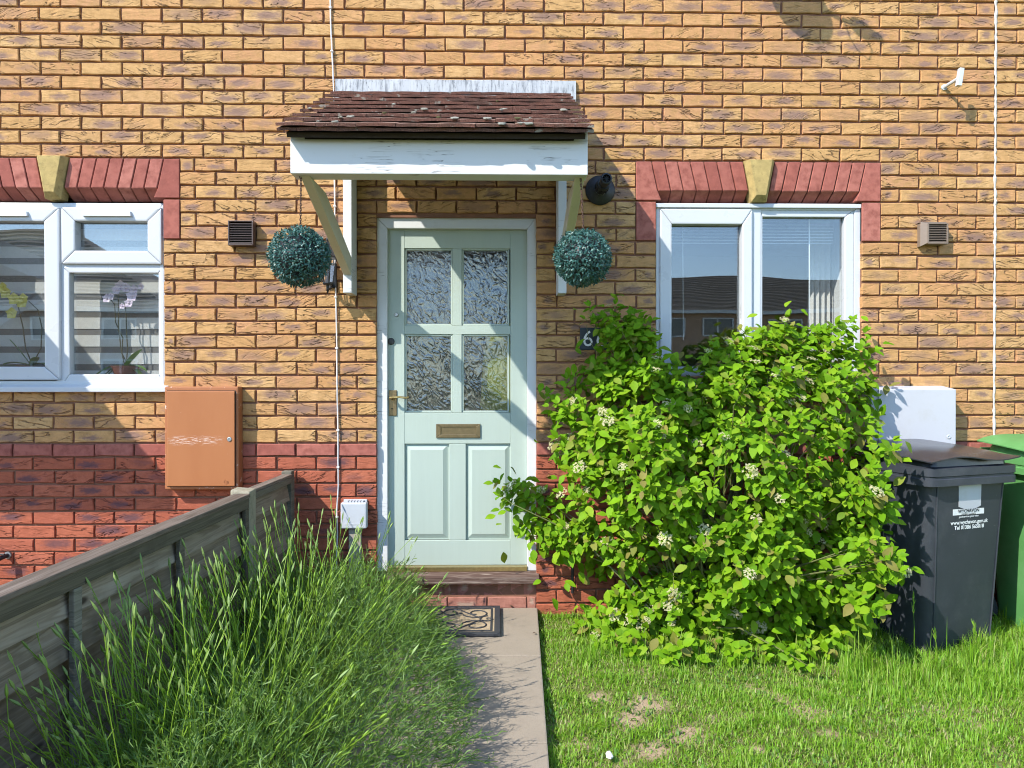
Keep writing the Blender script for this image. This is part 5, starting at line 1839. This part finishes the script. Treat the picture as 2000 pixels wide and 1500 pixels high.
orchid((245,), [((236, 680), (232, 640), (231, 580), (234, 560), (250, 556)), ((249, 680), (247, 640), (245, 590), (255, 570), (268, 575)), ((238, 690), (240, 660), (226, 630), (224, 595), (214, 582))],
       [(236, 558, .032), (228, 566, .028), (247, 562, .028), (258, 578, .034), (262, 566, .028), (209, 583, .026), (217, 579, .022), (239, 598, .018), (252, 592, .026), (276, 560, .02)],
       [(-1, .25, .17, .6), (-.8, .2, .15, 1.3), (1, .35, .15, .5), (.7, .8, .18, .2), (-.5, .15, .12, .8), (.9, .1, .13, .7)], MAT['petal_white'], 'purple and white orchid in a terracotta pot behind the left window')
orchid((62,), [((50, 680), (45, 640), (36, 600), (28, 585)), ((80, 680), (82, 640), (74, 605), (56, 588))],
       [(12, 572, .034), (28, 584, .036), (44, 590, .036), (24, 612, .034), (46, 583, .03), (6, 560, .026)],
       [(-1, .1, .22, .1), (-.55, 1.0, .20, .1), (.8, .5, .14, .5), (.4, .7, .12, .4), (-.9, .5, .16, .4)], MAT['petal_yellow'], 'yellow orchid behind the left window')


# ------------------------------------------------------------------ houses across the green, seen mirrored in the glass
def far_house(x0, x1, y, depth, ze, zr, label, hip0=0.0, hip1=0.0, wins=()):
    """front wall faces +y towards the photographed terrace"""
    t = tag(empty('terraced_house', ((x0 + x1) / 2, y, -.1)), label, 'house', 'houses across the green')
    MB().box(x0, x1, y - depth, y, -.1, ze).build('wall', MAT['far_wall'], t)
    o = .35
    ym = y - depth / 2
    a_ = [(x0 - o, y + o, ze - .1), (x1 + o, y + o, ze - .1), (x1 + o, y - depth - o, ze - .1), (x0 - o, y - depth - o, ze - .1), (x0 + hip0, ym, zr), (x1 - hip1, ym, zr)]
    MB().add(a_, [(1, 0, 4, 5), (3, 2, 5, 4), (0, 3, 4), (2, 1, 5), (0, 1, 2, 3)]).build('roof', MAT['far_roof'], t)
    # rows of tiles as raised battens of the roof slope
    rl = Vector((0, ym - (y + o), zr - (ze - .1)))
    nrow = 22
    mb = MB()
    for k in range(nrow):
        f0 = k / nrow
        xa, xb = x0 - o + (hip0 + o) * f0, x1 + o - (hip1 + o) * f0
        p = Vector((0, y + o, ze - .1)) + rl * f0
        q = p + rl / nrow * .8
        mb.add([(xa, p.y + .02, p.z + .05), (xb, p.y + .02, p.z + .05), (xb, q.y, q.z + .01), (xa, q.y, q.z + .01), (xa, p.y + .0, p.z + .0), (xb, p.y + .0, p.z + .0)], [(0, 1, 2, 3), (4, 5, 1, 0)])
    ro = mb.build('roof_tiles', MAT['far_roof'], t)
    ro['kind'] = 'stuff'
    MB().box(x0 - o, x1 + o, y + o + .01, y + o + .05, ze - .28, ze - .08).build('fascia', MAT['upvc'], t)
    for (wx, wz, ww_, wh_) in wins:
        f_ = ring(MB(), wx - ww_ / 2, wx + ww_ / 2, wz, wz + wh_, .08, .08, .08, .08, y - .02, y + .06).build('window', MAT['upvc'], t)
        MB().box(wx - ww_ / 2 + .06, wx + ww_ / 2 - .06, y + .004, y + .02, wz + .06, wz + wh_ - .06).build('pane', MAT['far_glass'], f_)
        MB().box(wx - .04, wx + .04, y + .005, y + .055, wz + .07, wz + wh_ - .07).build('mullion', MAT['upvc'], f_)
    return t


yv = -30.0
far_house(2.5, 30.0, yv, 8.0, 4.75, 6.85, 'long brick terrace across the green mirrored in the right window', 0, 0,
          [(x, z, 1.5, 1.1) for x in (5.2, 8.2, 10.6, 13.8, 17.2, 20.5, 24) for z in (3.1, .9)])
far_house(-36.0, -15.0, yv + 2, 9.0, 4.6, 8.7, 'hipped brick house across the green mirrored in the left window', 4, 6.5,
          [(x, z, 1.5, 1.1) for x in (-32, -28, -24, -20, -17) for z in (3.0, .9)])
tag(MB().slab([(-120, -22), (120, -22), (120, -16), (-120, -16)], -.10, -.092).build('road', MAT['road']), kind='structure')
# ------------------------------------------------------------------ planting
def np_mesh(name, V, quads=None, tris=None, mat=None):
    me = bpy.data.meshes.new(name)
    nq = 0 if quads is None else len(quads)
    nt_ = 0 if tris is None else len(tris)
    me.vertices.add(len(V))
    me.vertices.foreach_set('co', np.asarray(V, dtype=np.float32).ravel())
    loops = []
    if nq: loops.append(np.asarray(quads).ravel())
    if nt_: loops.append(np.asarray(tris).ravel())
    loops = np.concatenate(loops).astype(np.int32)
    me.loops.add(len(loops))
    me.loops.foreach_set('vertex_index', loops)
    me.polygons.add(nq + nt_)
    starts = np.concatenate([np.arange(nq) * 4, nq * 4 + np.arange(nt_) * 3]).astype(np.int32)
    me.polygons.foreach_set('loop_start', starts)
    me.update(calc_edges=True)
    me.validate()
    if mat: me.materials.append(mat)
    return me


def leaf_geo(rr, ratio=.64, droop=.25, fold=.22):
    """leaf of unit length along +x, upper side +z"""
    st = [0, .16, .38, .62, .84, 1.0]
    wd = [.03, .30, .48, .44, .22, .005]
    v, f = [], []
    dr = droop * rr.uniform(.5, 1.5)
    tw = rr.uniform(-.15, .15)
    for t, w in zip(st, wd):
        w *= ratio
        z = -dr * t * t + .03 * math.sin(5 * t + rr.random() * 3)
        y = tw * t * t
        v += [(t, y - w, z + w * fold), (t, y, z), (t, y + w, z + w * fold)]
    for i in range(len(st) - 1):
        a0 = 3 * i
        f += [(a0, a0 + 3, a0 + 4, a0 + 1), (a0 + 1, a0 + 4, a0 + 5, a0 + 2)]
    return v, f


rr = random.Random(5)
LEAF = [leaf_geo(rr) for _ in range(5)]
LEAFM = []
for v, f in LEAF:
    me = bpy.data.meshes.new('leaf')
    me.from_pydata(v, [], f)
    for p in me.polygons: p.use_smooth = True
    me.materials.append(MAT['dogwood'])
    LEAFM.append(me)


def basis(d, up):
    d = d.normalized()
    s = up.cross(d)
    s = s.normalized() if s.length > 1e-4 else d.orthogonal().normalized()
    n = d.cross(s)
    return Matrix((d, s, n)).transposed()


bush_base = Vector((1.12, -.30, -.05))
bush = tag(empty('dogwood_bush', bush_base), 'big leafy shrub with cream flower heads under the right window', 'bush')
edges = list(zip(BUSH, BUSH[1:] + BUSH[:1]))


def edge_dist(px, py):
    best = 1e9
    for (x1, y1), (x2, y2) in edges:
        dx, dy = x2 - x1, y2 - y1
        t = max(0, min(1, ((px - x1) * dx + (py - y1) * dy) / (dx * dx + dy * dy)))
        best = min(best, math.hypot(px - x1 - t * dx, py - y1 - t * dy))
    return best


leaves, twigs, clusters = [], [], []
rr = random.Random(21)
lumps = []
tries = 0
while len(lumps) < 212 and tries < 30000:
    tries += 1
    px, py = rr.uniform(950, 1795), rr.uniform(585, 1325)
    if len(lumps) > 125: px, py = rr.uniform(1100, 1720), rr.uniform(1140, 1325)
    if len(lumps) > 150: px, py = rr.choice(((rr.uniform(1480, 1720), rr.uniform(592, 730)), (rr.uniform(1130, 1270), rr.uniform(595, 740)), (rr.uniform(1000, 1210), rr.uniform(760, 1085)), (rr.uniform(1370, 1500), rr.uniform(630, 740)), (rr.uniform(1290, 1470), rr.uniform(700, 900))))
    if not inside(px, py, BUSH): continue
    e = edge_dist(px, py)
    if e < 7: continue
    front = -(.15 + .60 * min(1, e / 170) ** .8)
    if px < 1075: front = max(front, -.24)
    if py < 720: front = max(front, -.34)
    Y = front + abs(rr.gauss(0, .13))
    Y = min(Y, -.10)
    if px > 1690 and py > 830: Y = rr.uniform(-.84, -.66)
    lim = 1.30 * F / max(1, py - 740) - D if py > 900 else 9
    Y = min(Y, lim - .09)
    if Y < -1.0 or (px > 1720 and py < 760): continue
    p = P(px, py, Y)
    if any((p - q).length < (.078 if len(lumps) < 151 else .06) for q in lumps): continue
    lumps.append(p)
tips = []
tries = 0
while len(tips) < 1360 and tries < 80000:
    tries += 1
    c_ = rr.choice(lumps)
    v_ = Vector((rr.gauss(0, 1), rr.gauss(0, 1), rr.gauss(0, 1))).normalized()
    if v_.y > .35: continue
    p = c_ + Vector((v_.x * .085, v_.y * .075, v_.z * .062)) * rr.uniform(.55, 1.15)
    px, py = project(p)
    if not inside(px, py, BUSH): continue
    if p.y > -.06 or p.z < .0: continue
    if any((p - q[0]).length < .031 for q in tips): continue
    tips.append((p, edge_dist(px, py)))
for p, e in tips:
    root = bush_base + Vector((rr.uniform(-.25, .3), rr.uniform(-.12, .1), 0))
    out = Vector((p.x - bush_base.x, (p.y + .20) * 1.6 - .25, (p.z - .5) * .55 + .25)).normalized()
    ax = (out + Vector((rr.gauss(0, .30), rr.gauss(0, .25), rr.gauss(0, .25) + .12))).normalized()
    if p.y > -.14: ax.y = min(ax.y, -.1)
    Ls = rr.uniform(.07, .15)
    st = p - ax * Ls
    mid = root.lerp(st, .55) + Vector((rr.gauss(0, .04), rr.gauss(0, .03), .10))
    if rr.random() < .16: twigs.append(([root, root.lerp(mid, .5) + Vector((0, 0, .03)), mid, st.lerp(mid, .35), st, p], [.0065, .0055, .0042, .003, .0024, .0014]))
    npair = rr.choice((2, 3, 3, 4))
    rotw = rr.uniform(0, 6.28)
    e1 = ax.orthogonal().normalized()
    e2 = ax.cross(e1)
    for k in range(npair):
        t = (k + .7) / npair
        q = st + ax * Ls * t
        w0 = rotw + k * 1.45
        size = rr.choice((rr.uniform(.036, .052), rr.uniform(.044, .066), rr.uniform(.052, .072))) * (1.0 - .25 * max(0, t - .75) * 4 * rr.random())
        for sg in (0, math.pi):
            w = w0 + sg + rr.gauss(0, .25)
            sd = e1 * math.cos(w) + e2 * math.sin(w)
            d = (sd * .9 + ax * .45 + Vector((0, -.10, -.28)) + Vector((rr.gauss(0, .2), rr.gauss(0, .2), rr.gauss(0, .2)))).normalized()
            up = (Vector((-.22, -.55, .75)) + ax * .35 + Vector((rr.gauss(0, .3), rr.gauss(0, .3), rr.gauss(0, .3)))).normalized()
            leaves.append((q + d * .008, basis(d, up), size))
    if rr.random() < .085:
        clusters.append((p + ax * .012, (ax + Vector((0, -.25, .5))).normalized(), rr.uniform(.65, 1.2)))
    else:
        for sg in (-1, 1):
            d = (ax + e1 * .5 * sg + Vector((rr.gauss(0, .2), rr.gauss(0, .2), .1))).normalized()
            leaves.append((p, basis(d, Vector((-.2, -.6, .7))), rr.uniform(.028, .046)))
# inner, shaded leaves
for p, e in tips:
    for k in range(2):
        q = p + Vector((rr.gauss(0, .07), abs(rr.gauss(.10, .08)), rr.gauss(-.04, .07)))
        if q.y > -.04: q.y = -.05
        if q.z < .0: q.z = .02
        d = Vector((rr.gauss(0, .7), rr.gauss(-.3, .4), rr.gauss(-.2, .5))).normalized()
        leaves.append((q, basis(d, Vector((rr.gauss(-.1, .3), -.5, .8))), rr.uniform(.045, .072)))
# nothing may pass through the wall, door or the window glass
leaves = [l for l in leaves if max((l[0] + l[1] @ Vector((l[2], 0, 0))).y, l[0].y) < -.03 and l[0].z > -.03 and project(l[0])[0] > 952 and not (1128 < project(l[0])[0] < 1168 and 632 < project(l[0])[1] < 690)]
order = sorted(range(len(leaves)), key=lambda i: leaves[i][0].y * 1.0 - leaves[i][2] * 4)
single = set(order[:300])
V, Q = [], []
for i, (q, B, s) in enumerate(leaves):
    vi = rr.randrange(5)
    if i in single:
        o = link('leaf', LEAFM[vi], None, bush, q)
        o.rotation_euler = B.to_euler()
        o.scale = (s, s, s)
    else:
        n0 = len(V)
        v, f = LEAF[vi]
        V += [tuple(q - bush_base + B @ (Vector(a0) * s)) for a0 in v]
        Q += [tuple(n0 + k for k in g) for g in f]
me = np_mesh('foliage', V, quads=Q, mat=MAT['dogwood'])
for p in me.polygons: p.use_smooth = True
fo = link('foliage', me, None, bush, bush_base)
fo['kind'] = 'stuff'
mb = MB()
for pth, rs in twigs: mb.tube(pth, rs, 4, cap=False)
mb.build('twigs', MAT['twig'], bush, smooth=True)['kind'] = 'stuff'
for k in range(7):
    a0 = bush_base + Vector((rr.uniform(-.2, .25), rr.uniform(-.1, .1), -.02))
    b0 = a0 + Vector((rr.uniform(-.3, .35), rr.uniform(-.1, .05), rr.uniform(.45, .7)))
    MB().tube([a0, a0.lerp(b0, .5) + Vector((0, .02, .04)), b0], [.013, .010, .006], 7).build('main_stem', MAT['stem'], bush, smooth=True)


def cluster_mesh(seed):
    r0 = random.Random(seed)
    V, Fq = [], []
    for k in range(46):
        a0 = r0.uniform(0, 6.28)
        rad_ = .030 * math.sqrt(r0.random())
        c_ = Vector((rad_ * math.cos(a0), rad_ * math.sin(a0), .016 - rad_ * rad_ * 8 + r0.uniform(-.004, .004)))
        n = (Vector((c_.x * 10, c_.y * 10, 1)) + Vector((r0.gauss(0, .3), r0.gauss(0, .3), 0))).normalized()
        B = basis(n.orthogonal(), n)
        B = B @ Matrix.Rotation(r0.uniform(0, 3), 3, 'Z')
        for kk in range(4):
            w = math.pi / 2 * kk
            d = B @ Vector((math.cos(w), math.sin(w), .25))
            s_ = B @ Vector((-math.sin(w), math.cos(w), 0))
            L = .0058 * r0.uniform(.8, 1.2)
            n0 = len(V)
            V += [c_, c_ + d * L * .55 + s_ * .0019, c_ + d * L, c_ + d * L * .55 - s_ * .0019]
            Fq.append((n0, n0 + 1, n0 + 2, n0 + 3))
    me = bpy.data.meshes.new('flower_cluster')
    me.from_pydata([tuple(q) for q in V], [], Fq)
    me.materials.append(MAT['dogwood_flower'])
    return me


CLM = [cluster_mesh(k) for k in range(5)]
for q, up, s in clusters:
    o = link('flower_cluster', rr.choice(CLM), None, bush, q)
    o.rotation_euler = up.to_track_quat('Z', 'Y').to_euler()
    o.scale = (s, s, s)

# ------------------------------------------------------------------ lavender
rr = random.Random(33)


def lav_stem(seed):
    """flower stem of unit height along +z, bending to +x, with a bud and a few narrow leaves"""
    r0 = random.Random(seed)
    mb = MB()
    bend = r0.uniform(.02, .42)
    kink = r0.uniform(-.12, .12)
    n = 6
    pts_ = [Vector((bend * (t / n) ** 2 + kink * math.sin(3 * t / n), .02 * math.sin(4 * t / n + seed), t / n)) for t in range(n + 1)]
    mb.tube(pts_, [.0034, .0033, .0031, .0029, .0027, .0025, .0023], 3, cap=False)
    d = (pts_[-1] - pts_[-2]).normalized()
    e = pts_[-1]
    nb0 = len(mb.f)
    mb.tube([e - d * .01, e + d * .012, e + d * .032, e + d * .055], [.0025, .0080, .0070, .001], 4)
    if seed % 3 != 1:
        q = pts_[-2].lerp(pts_[-1], .3)
        w = r0.uniform(0, 6.28)
        o = (Vector((math.cos(w), math.sin(w), 0)) * .12 + d * .6).normalized()
        mb.tube([q, q + o * .05, q + o * .07, q + o * .10], [.0018, .0018, .0055, .001], 3)
    nb1 = len(mb.f)
    for k in range(r0.choice((2, 4, 4))):
        t = (.35, .35, .62, .62)[k]
        b_ = pts_[int(t * n)].lerp(pts_[int(t * n) + 1], .5)
        w = r0.uniform(0, 6.28) if k % 2 == 0 else w + math.pi
        o = Vector((math.cos(w), math.sin(w), 1.3)).normalized()
        s_ = o.cross(Vector((0, 0, 1))).normalized() * .0035
        L = r0.uniform(.05, .1)
        n0 = len(mb.v)
        mb.v += [tuple(b_), tuple(b_ + o * L * .5 + s_), tuple(b_ + o * L), tuple(b_ + o * L * .5 - s_)]
        mb.f.append((n0, n0 + 1, n0 + 2, n0 + 3))
    return mb.v, mb.f, (nb0, nb1)


STEM = [lav_stem(k) for k in range(12)]
STEMM = []
for v, f, (f0_, f1_) in STEM:
    me = bpy.data.meshes.new('flower_stem')
    me.from_pydata(v, [], f)
    me.materials.append(MAT['lavender'])
    me.materials.append(MAT['lavender_bud'])
    for k in range(f0_, f1_): me.polygons[k].material_index = 1
    STEMM.append(me)
lav_c = Vector((-.86, -1.35, -.03))
lav = tag(empty('lavender_bush', lav_c), 'bushy green lavender not yet in flower between the fence and the path', 'lavender')
fence_x = lambda y: (A_.x + (B_.x - A_.x) * (y - A_.y) / (B_.y - A_.y)) + .05
stems = []
CL = [(Vector((-.84, -1.95, -.03)), .34), (Vector((-.86, -1.45, -.03)), .30), (Vector((-.84, -.95, -.03)), .24), (Vector((-.88, -.55, -.03)), .12)]
while len(stems) < 900:
    u = rr.random()
    k = 0
    while k < 3 and u > CL[k][1]:
        u -= CL[k][1]
        k += 1
    c0 = CL[k][0]
    az = rr.uniform(0, 2 * math.pi)
    til = abs(rr.gauss(0, .55)) + .05
    u = rr.random()
    if u < .30: az, til = rr.gauss(-.1, .8), rr.uniform(.75, 1.42)                  # flop over the path
    elif u < .60: az, til = math.pi + rr.gauss(.6, .5), rr.uniform(.35, 1.05)          # lean on the fence
    til = min(1.45, til)
    d = Vector((math.sin(til) * math.cos(az), math.sin(til) * math.sin(az), math.cos(til)))
    b_ = c0 + Vector((d.x * .18 + rr.gauss(0, .08), d.y * .18 + rr.gauss(0, .12), .06))
    L = rr.uniform(.40, .68) * (1 - .06 * til)
    if u < .30: L *= .42 + .45 * (1.42 - til)
    tip_ = b_ + d * L
    if tip_.x < fence_x(tip_.y) + .015:
        d.x += (fence_x(tip_.y) + rr.uniform(.015, .10) - tip_.x) / L
        d.normalize()
        tip_ = b_ + d * L
    if tip_.y > -.12 or tip_.y < -2.75: continue
    if tip_.x > .10 + rr.uniform(-.30, .03): continue
    if tip_.z > .72 + rr.gauss(0, .03): continue
    stems.append((b_, d, L, rr.uniform(0, 6.28)))


def stem_mat(d, L, spin):
    q = d.to_track_quat('Z', 'Y').to_matrix()
    # bend upwards: local +x of the stem turned towards the sky
    up = Vector((0, 0, 1)) - d * d.z
    if up.length > .05 and True:
        x = up.normalized()
        y = d.cross(x)
        q = Matrix((x, y, d)).transposed()
        q = q @ Matrix.Rotation(math.sin(spin) * 2.2, 3, 'Z')
    return q


vis = []
for i, (b_, d, L, s) in enumerate(stems):
    t = b_ + d * L
    px, py = project(t)
    vis.append((-(t.z + .5 * (t - lav_c).length + .15 * rr.random()) if (0 < px < 1000 and 950 < py < 1490) else 9, i))
vis.sort()
single = {i for s, i in vis[:300]}
V, T3, Q4 = [], [], []
for i, (b_, d, L, s) in enumerate(stems):
    R_ = stem_mat(d, L, s)
    k = i % 12
    # stems keep their thickness: scale the cross-section less than the length
    sx_ = .54
    if i in single:
        o = link('flower_stem', STEMM[k], None, lav, b_)
        o.rotation_euler = R_.to_euler()
        o.scale = (sx_ * 1.0, sx_, L)
    else:
        n0 = len(V)
        v, f, _b = STEM[k]
        V += [tuple(b_ - lav_c + R_ @ Vector((a0[0] * sx_, a0[1] * sx_, a0[2] * L))) for a0 in v]
        for g in f:
            (Q4 if len(g) == 4 else T3).append(tuple(n0 + q for q in g)) if len(g) in (3, 4) else None
o = link('stems', np_mesh('stems', V, quads=Q4, tris=T3 or None, mat=MAT['lavender']), None, lav, lav_c)
o['kind'] = 'stuff'
# the leafy mound: short twisting shoots set with narrow grey-green leaves
V, Q4 = [], []


def nleaf(q, o_, Lf, wd):
    sd = o_.cross(Vector((rr.gauss(0, 1), rr.gauss(0, 1), rr.gauss(0, 1)))).normalized() * wd
    cv = Vector((rr.gauss(0, .005), rr.gauss(0, .005), rr.gauss(0, .005)))
    n0 = len(V)
    V.extend([tuple(q - sd * .6 - lav_c), tuple(q + sd * .6 - lav_c), tuple(q + o_ * Lf * .55 + sd + cv - lav_c), tuple(q + o_ * Lf * .55 - sd + cv - lav_c), tuple(q + o_ * Lf + cv * .4 - lav_c)])
    Q4.extend([(n0, n0 + 1, n0 + 2, n0 + 3), (n0 + 3, n0 + 2, n0 + 4, n0 + 4)])


shoots = 0
while shoots < 4300:
    y = rr.uniform(-2.65, -.22)
    u = rr.uniform(-1, 1)
    xc_, hw = -.68 + .06 * math.sin(3 * y), .47 if y < -.8 else .30 + .17 * (-y - .22) / .58
    x = xc_ + hw * u
    if x < fence_x(y) + .02: continue
    hmax = (.34 + .06 * math.sin(5 * y + 3 * u)) * math.sqrt(max(.02, 1 - u * u))
    z = -.02 + hmax * rr.random() ** .38
    q = Vector((x, y, z))
    d = Vector((u * .9 + rr.gauss(0, .35), rr.gauss(-.15, .4), .75 - .5 * abs(u) + rr.gauss(0, .3))).normalized()
    Lq = rr.uniform(.06, .17)
    bend = Vector((rr.gauss(0, .35), rr.gauss(0, .35), rr.gauss(.1, .25)))
    prev = q
    pts_ = []
    for k in range(5):
        pts_.append(q + d * Lq * k / 4 + bend * Lq * (k / 4) ** 2 * .5)
    shoots += 1
    for k in range(4):
        a0, b0 = pts_[k], pts_[k + 1]
        sd = (b0 - a0).cross(Vector((rr.gauss(0, 1), rr.gauss(0, 1), .3))).normalized() * .0011
        n0 = len(V)
        V.extend([tuple(a0 - sd - lav_c), tuple(a0 + sd - lav_c), tuple(b0 + sd - lav_c), tuple(b0 - sd - lav_c)])
        Q4.append((n0, n0 + 1, n0 + 2, n0 + 3))
        for _k in range(2):
            o_ = (d * .8 + Vector((rr.gauss(0, .7), rr.gauss(0, .7), rr.gauss(.15, .5)))).normalized()
            nleaf(a0.lerp(b0, rr.random()), o_, rr.uniform(.018, .046), rr.uniform(.0012, .0021))
for (b_, d, L, s_) in stems:
    for k in range(5):
        nleaf(b_ + d * L * rr.uniform(0, .4), (d * .8 + Vector((rr.gauss(0, .6), rr.gauss(0, .6), rr.gauss(.2, .4)))).normalized(), rr.uniform(.025, .05), rr.uniform(.0012, .002))
tri = [(a0, b0, c0) for a0, b0, c0, d0 in Q4 if c0 == d0]
Q4 = [g for g in Q4 if g[2] != g[3]]
o = link('foliage', np_mesh('foliage', V, quads=Q4, tris=tri, mat=MAT['lavender_leaf']), None, lav, lav_c)
o['kind'] = 'stuff'

# ------------------------------------------------------------------ grass
def blades(name, P0, L, Wd, lean, az, mat):
    """bent tapering blades; arrays of base points, lengths, widths, lean and heading"""
    n = len(L)
    dx, dy = np.cos(az), np.sin(az)
    sx_, sy_ = -dy, dx
    z1, z2 = L * .58 * np.cos(lean * .5), L * np.cos(lean)
    h1, h2 = L * .55 * np.sin(lean * .5), L * np.sin(lean) * .95
    V = np.zeros((n, 5, 3), dtype=np.float32)
    V[:, 0] = P0 + np.stack([-sx_ * Wd, -sy_ * Wd, np.zeros(n)], 1)
    V[:, 1] = P0 + np.stack([sx_ * Wd, sy_ * Wd, np.zeros(n)], 1)
    V[:, 2] = P0 + np.stack([dx * h1 + sx_ * Wd * .8, dy * h1 + sy_ * Wd * .8, z1], 1)
    V[:, 3] = P0 + np.stack([dx * h1 - sx_ * Wd * .8, dy * h1 - sy_ * Wd * .8, z1], 1)
    V[:, 4] = P0 + np.stack([dx * h2, dy * h2, z2], 1)
    i0 = (np.arange(n) * 5)[:, None]
    me = np_mesh(name, V.reshape(-1, 3), quads=i0 + np.array([[0, 1, 2, 3]]), tris=i0 + np.array([[3, 2, 4]]), mat=mat)
    o = link(name, me, None)
    return o


def lawn_h(x, y):
    return lawn_z + 0.012 * np.sin(3.1 * x + 1.3 * y) + 0.010 * np.sin(5.7 * y - 2.1 * x) - 0.02 * np.clip(x - 1.5, 0, 1)


bare = BARE
N = 215000
x = RNG.uniform(.1, 4.2, N)
y = np.where(RNG.random(N) < .8, RNG.uniform(-1.95, -.02, N), RNG.uniform(-4.0, -1.9, N))
pe = PE0.x + (PE1.x - PE0.x) * (y - PE0.y) / (PE1.y - PE0.y)
keep = (x > pe - .012) & ~((x > 3.0) & (RNG.random(N) < .5))
clump = .5 + .5 * np.sin(9 * x + 4 * np.sin(7 * y)) * np.sin(11 * y + 3 * np.sin(5 * x))
keep &= RNG.random(N) < .72 + .28 * clump
for c_, r_ in bare:
    dd = np.hypot((x - c_.x) / 1.25, y - c_.y) / r_
    keep &= ~((dd < 1.35) & (RNG.random(N) > .20 + .75 * np.clip(dd - .35, 0, 1)))
x, y, clump = x[keep], y[keep], clump[keep]
n = len(x)
near = np.clip((x - 1.5) / .8, 0, 1) * np.clip((y + 1.25) / .6, 0, 1)
L = RNG.uniform(.012, .036, n) * (.7 + 1.2 * clump ** 2) * (1 + 1.8 * near)
o = blades('grass', np.stack([x, y, lawn_h(x, y) - .003], 1), L, RNG.uniform(.0011, .0025, n), np.abs(RNG.normal(.75, .4, n)), RNG.uniform(0, 6.28, n), MAT['grass'])
tag(o, 'short patchy mown grass of the front lawn', 'grass', kind='stuff')
n = 9000
x = RNG.uniform(.2, 3.2, n)
y = RNG.uniform(-2.1, -.03, n)
o = blades('dry_thatch', np.stack([x, y, lawn_h(x, y) + .001], 1), RNG.uniform(.015, .045, n), RNG.uniform(.0006, .0013, n), RNG.uniform(1.1, 1.55, n), RNG.uniform(0, 6.28, n), MAT['thatch'])
tag(o, 'dry straw-coloured thatch lying in the lawn', 'dry grass', kind='stuff')
# long unmown grass round the bush and the bins
N = 4600
t = RNG.random(N)
px = np.where(t < .55, RNG.uniform(1640, 2060, N), RNG.uniform(1130, 1700, N))
py = np.where(t < .55, 1300 + np.abs(RNG.normal(0, 42, N)), 1278 + RNG.normal(0, 24, N))
pts_ = np.array([tuple(G(a0, b0, -.05)) for a0, b0 in zip(px, py)])
fade = np.where(t < .55, np.exp(-np.clip(py - 1300, 0, 400) / 45.), .45)
tuft = .5 + .5 * np.sin(px / 17.0 + 2.0 * np.sin(py / 13.0)) * np.cos(px / 41.0)
L = RNG.uniform(.04, .12, N) * (.35 + 1.0 * fade) * (.55 + .95 * tuft) * np.where(RNG.random(N) < .06, 1.5, 1.0)
pts_[:, 2] = lawn_h(pts_[:, 0], pts_[:, 1])
o = blades('long_grass', pts_, L, RNG.uniform(.0011, .0024, N), np.abs(RNG.normal(.35, .35, N)), RNG.uniform(0, 6.28, N), MAT['grass'])
tag(o, 'long pale unmown grass at the foot of the bins and bush', 'grass', kind='stuff')
# broad little weed leaves in the turf
N = 4200
x = RNG.uniform(.2, 2.9, N)
y = RNG.uniform(-1.9, -.5, N)
cl = np.sin(6 * x + 2) * np.sin(7 * y + 1) + RNG.normal(0, .35, N)
k = cl > .05
x, y = x[k], y[k]
n = len(x)
o = blades('lawn_weeds', np.stack([x, y, lawn_h(x, y)], 1), RNG.uniform(.014, .034, n), RNG.uniform(.003, .0065, n), RNG.uniform(.7, 1.4, n), RNG.uniform(0, 6.28, n), MAT['weed'])
tag(o, 'small broad-leaved weeds growing in the lawn', 'weeds', kind='stuff')
# tall seeding grass stalks in front of the bins
for (bx, by, tx, ty, lab) in ((1785, 1290, 1783, 1165, 'tallest seeding grass stalk, at the left edge of the black bin'), (1898, 1302, 1903, 1222, 'seeding grass stalk before the middle of the black bin front'),
                              (1830, 1300, 1826, 1236, 'short seeding grass stalk just right of the tallest one'), (1935, 1312, 1936, 1262, 'short seeding grass stalk at the right corner of the black bin'),
                              (1990, 1320, 1996, 1220, 'seeding grass stalk before the green bin at the right edge')):
    b_ = G(bx, by, -.05)
    tp = P(tx, ty, b_.y)
    st_ = tag(empty('grass_stalk', b_), lab, 'grass stalk', 'tall seeding grass stalks before the bins')
    MB().tube([b_, b_.lerp(tp, .5) + Vector((.004, 0, 0)), tp], [.0014, .0012, .0009], 4).build('stalk', MAT['grass'], st_)
    mb = MB()
    for k in range(16):
        q = tp.lerp(b_, .30 * k / 16)
        d = (tp - b_).normalized() + Vector((rr.uniform(-.35, .35), rr.uniform(-.35, .35), 0))
        s_ = d.cross(Vector((0, 1, .2))).normalized() * .0016
        n0 = len(mb.v)
        mb.v += [tuple(q), tuple(q + d * .014 + s_), tuple(q + d * .036), tuple(q + d * .014 - s_)]
        mb.f.append((n0, n0 + 1, n0 + 2, n0 + 3))
    mb.build('seed_head', MAT['grass'], st_)
# white stone in the turf
q = G(1190, 1477, -.03)
mb = MB().lathe([(.004, -.006), (.012, .0), (.013, .006), (.008, .013), (.001, .015)], q, n=9)
mb.v = [(a0 + rr.uniform(-.002, .002), b0 + rr.uniform(-.002, .002) + (b0 - q.y) * .6, c0) for a0, b0, c0 in mb.v]
tag(mb.build('white_pebble', MAT['pebble'], smooth=True), 'small white stone lying in the lawn near the path', 'stone')
# leaf litter on the path
for (px, py, lab) in ((995, 1185, 'dry brown leaf on the path at the right corner of the mat'), (1040, 1238, 'dry brown leaf near the right edge of the path')):
    q = G(px, py, .004)
    v, f = LEAF[0]
    s = .022
    tag(MB().add([(q.x + a0 * s, q.y + b0 * s, q.z + .006 + c0 * s) for a0, b0, c0 in v], f).build('fallen_leaf', MAT['stem']), lab, 'leaf', 'fallen leaves on the path')
